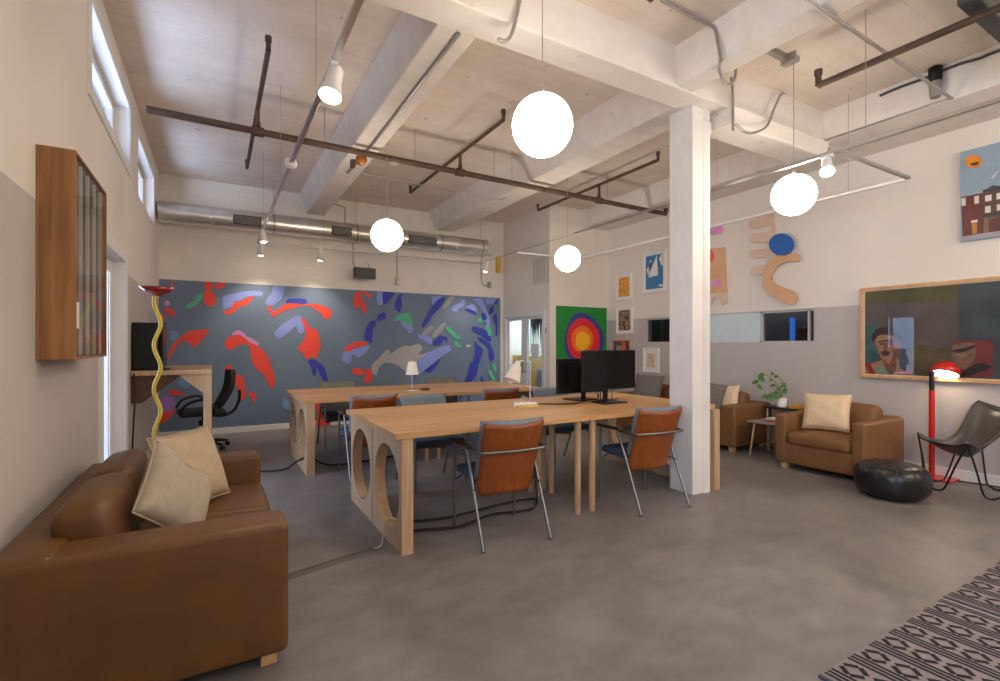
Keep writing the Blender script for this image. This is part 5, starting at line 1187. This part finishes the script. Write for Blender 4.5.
for q in ((-w_ - .002, -w_ + s_, .03, z1 - z0 - .03), (w_ - s_, w_ + .002, .03, z1 - z0 - .03), (-w_ + s_, w_ - s_, .03, .03 + s_), (-w_ + s_, w_ - s_, z1 - z0 - .03 - s_, z1 - z0 - .03)): m.box(-.041, -.03, *q)
m.build('inner_slip', K['cream'], t)
# town canvas
y0, y1, z0, z1 = 1.20, 1.838, 2.285, 3.145
t = thing('town_picture', 'unframed canvas of brick buildings under an orange sun, upper right', 'painting', (XR, (y0 + y1) / 2, z0))
tm = [paint('sky_blue', (142, 164, 180), .08, 5), paint('orange_sun', (226, 140, 40), .1), paint('sun_marks', (90, 50, 30)), paint('brick_red', (104, 54, 50), .15, 12), paint('dark_brick', (84, 66, 58), .2, 12), paint('slate', (52, 56, 66)), paint('window_cream', (214, 206, 196), .06), paint('door_ochre', (176, 120, 56)), paint('shop_brown', (122, 98, 80), .2), paint('pavement', (160, 152, 158), .1), paint('bird_white', (206, 206, 206), .05), paint('wall_edge', (170, 150, 148))]
m = Mesh(); m.box(-.035, -.001, -(y1 - y0) / 2, (y1 - y0) / 2, 0, z1 - z0)
order = [('redb', 3), ('darkb', 4), ('cap', 5), ('belt', 5), ('w1', 6), ('w2', 6), ('w3', 6), ('w4', 6), ('w5', 6), ('w6', 6), ('shop', 8), ('shop2', 3), ('lint', 6), ('door', 7), ('ground', 9), ('sun', 1), ('sunface', 2), ('bird', 10)]
q = (y1 - y0) / 2
shapes(m, TOWN, order, .035, (y0 + y1) / 2, z0, .0003, (-q, q, 0, z1 - z0))
m.build('canvas', tm, t)
# green target painting on the alcove wall (faces -y)
t = thing('target_picture', 'square green painting of uneven blue, red, orange and yellow rings', 'painting', (5.56, YA - .002, .80))
gm = [paint('leaf_green', (20, 132, 48), .08, 3), paint('ring_blue', (50, 60, 140), .08), paint('ring_red', (220, 36, 44), .06), paint('ring_orange', (240, 110, 30), .06), paint('ring_yellow', (246, 180, 30), .05)]
m = Mesh(); m.box(-.548, .552, -.045, 0, 0, 1.165)
for i, n in enumerate(('t_blue', 't_red', 't_orange', 't_yellow')):
    P = smooth_closed([(a, b, 0) for a, b in TARGET[n]], 4); m.poly([(p.x - 5.56, -.0454 - .0004 * i, p.y - .80) for p in P], i + 1)
m.build('canvas', gm, t)
# small frames near the alcove corner
t, m = wall_picture('framed_print', 'white-framed yellow and pink abstract print, topmost by the alcove corner', 6.13, 6.50, 2.09, 2.535, K['white'], None, .03, .025, group='white framed pictures')
m.build('artwork', blotch('yellow_print', [(0, rgb(196, 90, 40)), (.36, rgb(226, 170, 40)), (.48, rgb(220, 120, 90)), (.54, rgb(236, 196, 70)), (.62, rgb(160, 70, 60))], 8), t)
t, m = wall_picture('framed_print', 'white-framed black and pink abstract print below the yellow one', 6.11, 6.50, 1.50, 1.965, K['white'], None, .03, .025, group='white framed pictures')
m.build('artwork', blotch('dark_print', [(0, rgb(40, 38, 40)), (.44, rgb(206, 170, 120)), (.50, rgb(60, 54, 60)), (.56, rgb(214, 150, 140)), (.62, rgb(50, 44, 44))], 9), t)
t, m = wall_picture('framed_sketch', 'white-framed pale botanical sketch under the window strip', 5.53, 5.87, .85, 1.25, K['white'], None, .06, .025, group='white framed pictures')
m.build('artwork', blotch('pale_sketch', [(0, rgb(190, 178, 140)), (.42, rgb(212, 200, 166)), (.6, rgb(168, 152, 110))], 6), t)
t, m = wall_picture('sailboat_print', 'white-framed blue picture of white sailboats left of the column', 5.39, 5.87, 2.155, 2.825, K['white'], None, .035, .025, group='white framed pictures')
order = [('s1', 1), ('s2', 1), ('s3', 1), ('s4', 1)]
shapes(m, SAILS, order, .0195, 5.63, 2.155, .0004, (-.179, .179, .062, .61))
m.build('artwork', [paint('sea_blue', (60, 124, 176), .06, 4), paint('sail_white', (226, 226, 220), .04)], t)
t, m = wall_picture('framed_picture', 'small dark wood framed picture with orange spot, behind the monitor', 6.15, 6.60, .99, 1.40, K['framewood'], None, None, .03, group=None)
m.box(-.0215, -.020, -.10, -.02, .20, .36, 1); m.box(-.0215, -.020, -.01, .12, .22, .30, 2)
m.build('artwork', [paint('dark_scene', (84, 74, 70), .4, 10), paint('orange_spot', (222, 96, 50), .2), paint('pale_patch', (150, 146, 148), .2)], t)
# cut-out wall sculptures on the right wall
def cutout(name, label, keys, th=.03, smooth=True, cat='wall sculpture', group='cut-out wall sculptures', off=0.0, parts=()):
    main, mt = keys
    def outline(k, dx, sm):
        P = [Vector((XR - dx, y, z)) for y, z in SCULPT[k]]
        return smooth_closed(P, 4) if sm else P
    m = Mesh(); m.prism([(p.x, p.y, p.z) for p in outline(main, off + th, smooth)], (th, 0, 0))
    o = tag(m.build(name, mt), label, cat, group)
    if off:
        c = sum((p for p in outline(main, 0, smooth)), Vector()) / len(outline(main, 0, smooth))
        for q in (0, len(SCULPT[main]) // 3, 2 * len(SCULPT[main]) // 3):
            p = Vector((XR, *SCULPT[main][q])).lerp(c, .25 if name == 'disc_cutout' else .04); m = Mesh(); m.tube([(XR + .003, p.y, p.z), (XR - off - .002, p.y, p.z)], .006, 8); m.build('wall_peg', K['steel'], o)
    for k, pn, mt2, sm, th2 in parts:
        m = Mesh(); m.prism([(p.x, p.y, p.z) for p in outline(k, off + th + th2, sm)], (th2, 0, 0)); m.build(pn, mt2, o)
    return o
salmon = mat('pale_salmon_wood', rgb(220, 194, 174), .6, var=.05); pinkp = mat('pink_paint', rgb(222, 150, 198), .6); bluep = mat('cobalt_paint', rgb(20, 96, 178), .5); redp = mat('coral_paint', rgb(236, 96, 70), .6)
cutout('comb_cutout', 'pale salmon comb-shaped wooden cut-out with four rounded fingers', ('comb', salmon), .025)
cutout('disc_cutout', 'round cobalt blue disc on the right wall', ('disc', bluep), .02, False, off=.053)
cutout('curl_cutout', 'tan wooden C-shaped curl below the blue disc', ('curl', K['cutwood']), .025, off=.026)
cutout('block_cutout', 'small pink bar high beside the column', ('pinkblock', pinkp), .03, False)
cutout('panel_cutout', 'tan wooden panel with coral circle and pink bar beside the column', ('panel', K['cutwood']), .03, False, parts=[('panelred', 'coral_circle', redp, False, .006), ('panelpink', 'pink_bar', pinkp, False, .006)])
cutout('wave_cutout', 'pale salmon wavy-bottomed piece under the tan panel', ('wave', salmon), .03, False)

# ------------------------------------------------------------------ light
def area(name, loc, aim, sx, sy, power, color):
    ld = bpy.data.lights.new(name, 'AREA'); ld.shape = 'RECTANGLE'; ld.size = sx; ld.size_y = sy; ld.energy = power; ld.color = color
    o = bpy.data.objects.new(name, ld); COL.objects.link(o); o.location = loc
    o.rotation_euler = Vector(aim).to_track_quat('-Z', 'Y').to_euler()
    return o
area('daylight_left_room', (-2.6, 4.9, 1.5), (1, 0, .03), 4.5, 2.4, 460, (.52, .68, 1))
area('daylight_front_window', (XL - .5, -1.5, 2.0), (1, .35, 0), 1.7, 1.9, 170, (.62, .76, 1))
area('neighbour_room_light', (5.3, 7.7, 2.35), (0, 0, -1), .5, .8, 25, (.9, .95, 1))
area('window_strip_room_light', (6.75, 4.4, 1.95), (-.3, 0, -1), 2.0, .15, 8, (.85, .92, 1))
for n, loc, p in (('added_fill_light', (2.6, -1.9, 2.75), 50), ('added_fill_light', (4.9, -1.4, 2.75), 150)):  # unseen warm fill points added behind the camera to lift the room's brightness
    ld = bpy.data.lights.new(n, 'POINT'); ld.energy = p; ld.color = (1, .87, .72); ld.shadow_soft_size = .3
    o = bpy.data.objects.new(n, ld); COL.objects.link(o); o.location = loc
w = bpy.data.worlds.new('dim_world'); w.use_nodes = True
w.node_tree.nodes['Background'].inputs[0].default_value = (.5, .6, .8, 1); w.node_tree.nodes['Background'].inputs[1].default_value = .05
scene.world = w

# ------------------------------------------------------------------ camera
cd = bpy.data.cameras.new('camera'); cd.sensor_width = 36; cd.sensor_fit = 'HORIZONTAL'; cd.lens = 36 * 490 / 1000; cd.shift_y = 4.5 / 1000; cd.clip_start = .05
co = bpy.data.objects.new('camera', cd); COL.objects.link(co); co.location = (0, 0, 1.3); co.rotation_euler = (PI / 2, 0, -math.radians(30.2))
scene.camera = co
scene.view_settings.view_transform = 'Standard'; scene.view_settings.look = 'None'; scene.view_settings.exposure = 0.0
scene.cycles.max_bounces = 8; scene.cycles.diffuse_bounces = 5; scene.cycles.glossy_bounces = 3; scene.cycles.transparent_max_bounces = 12
scene.cycles.sample_clamp_indirect = 4.0; scene.cycles.use_denoising = True
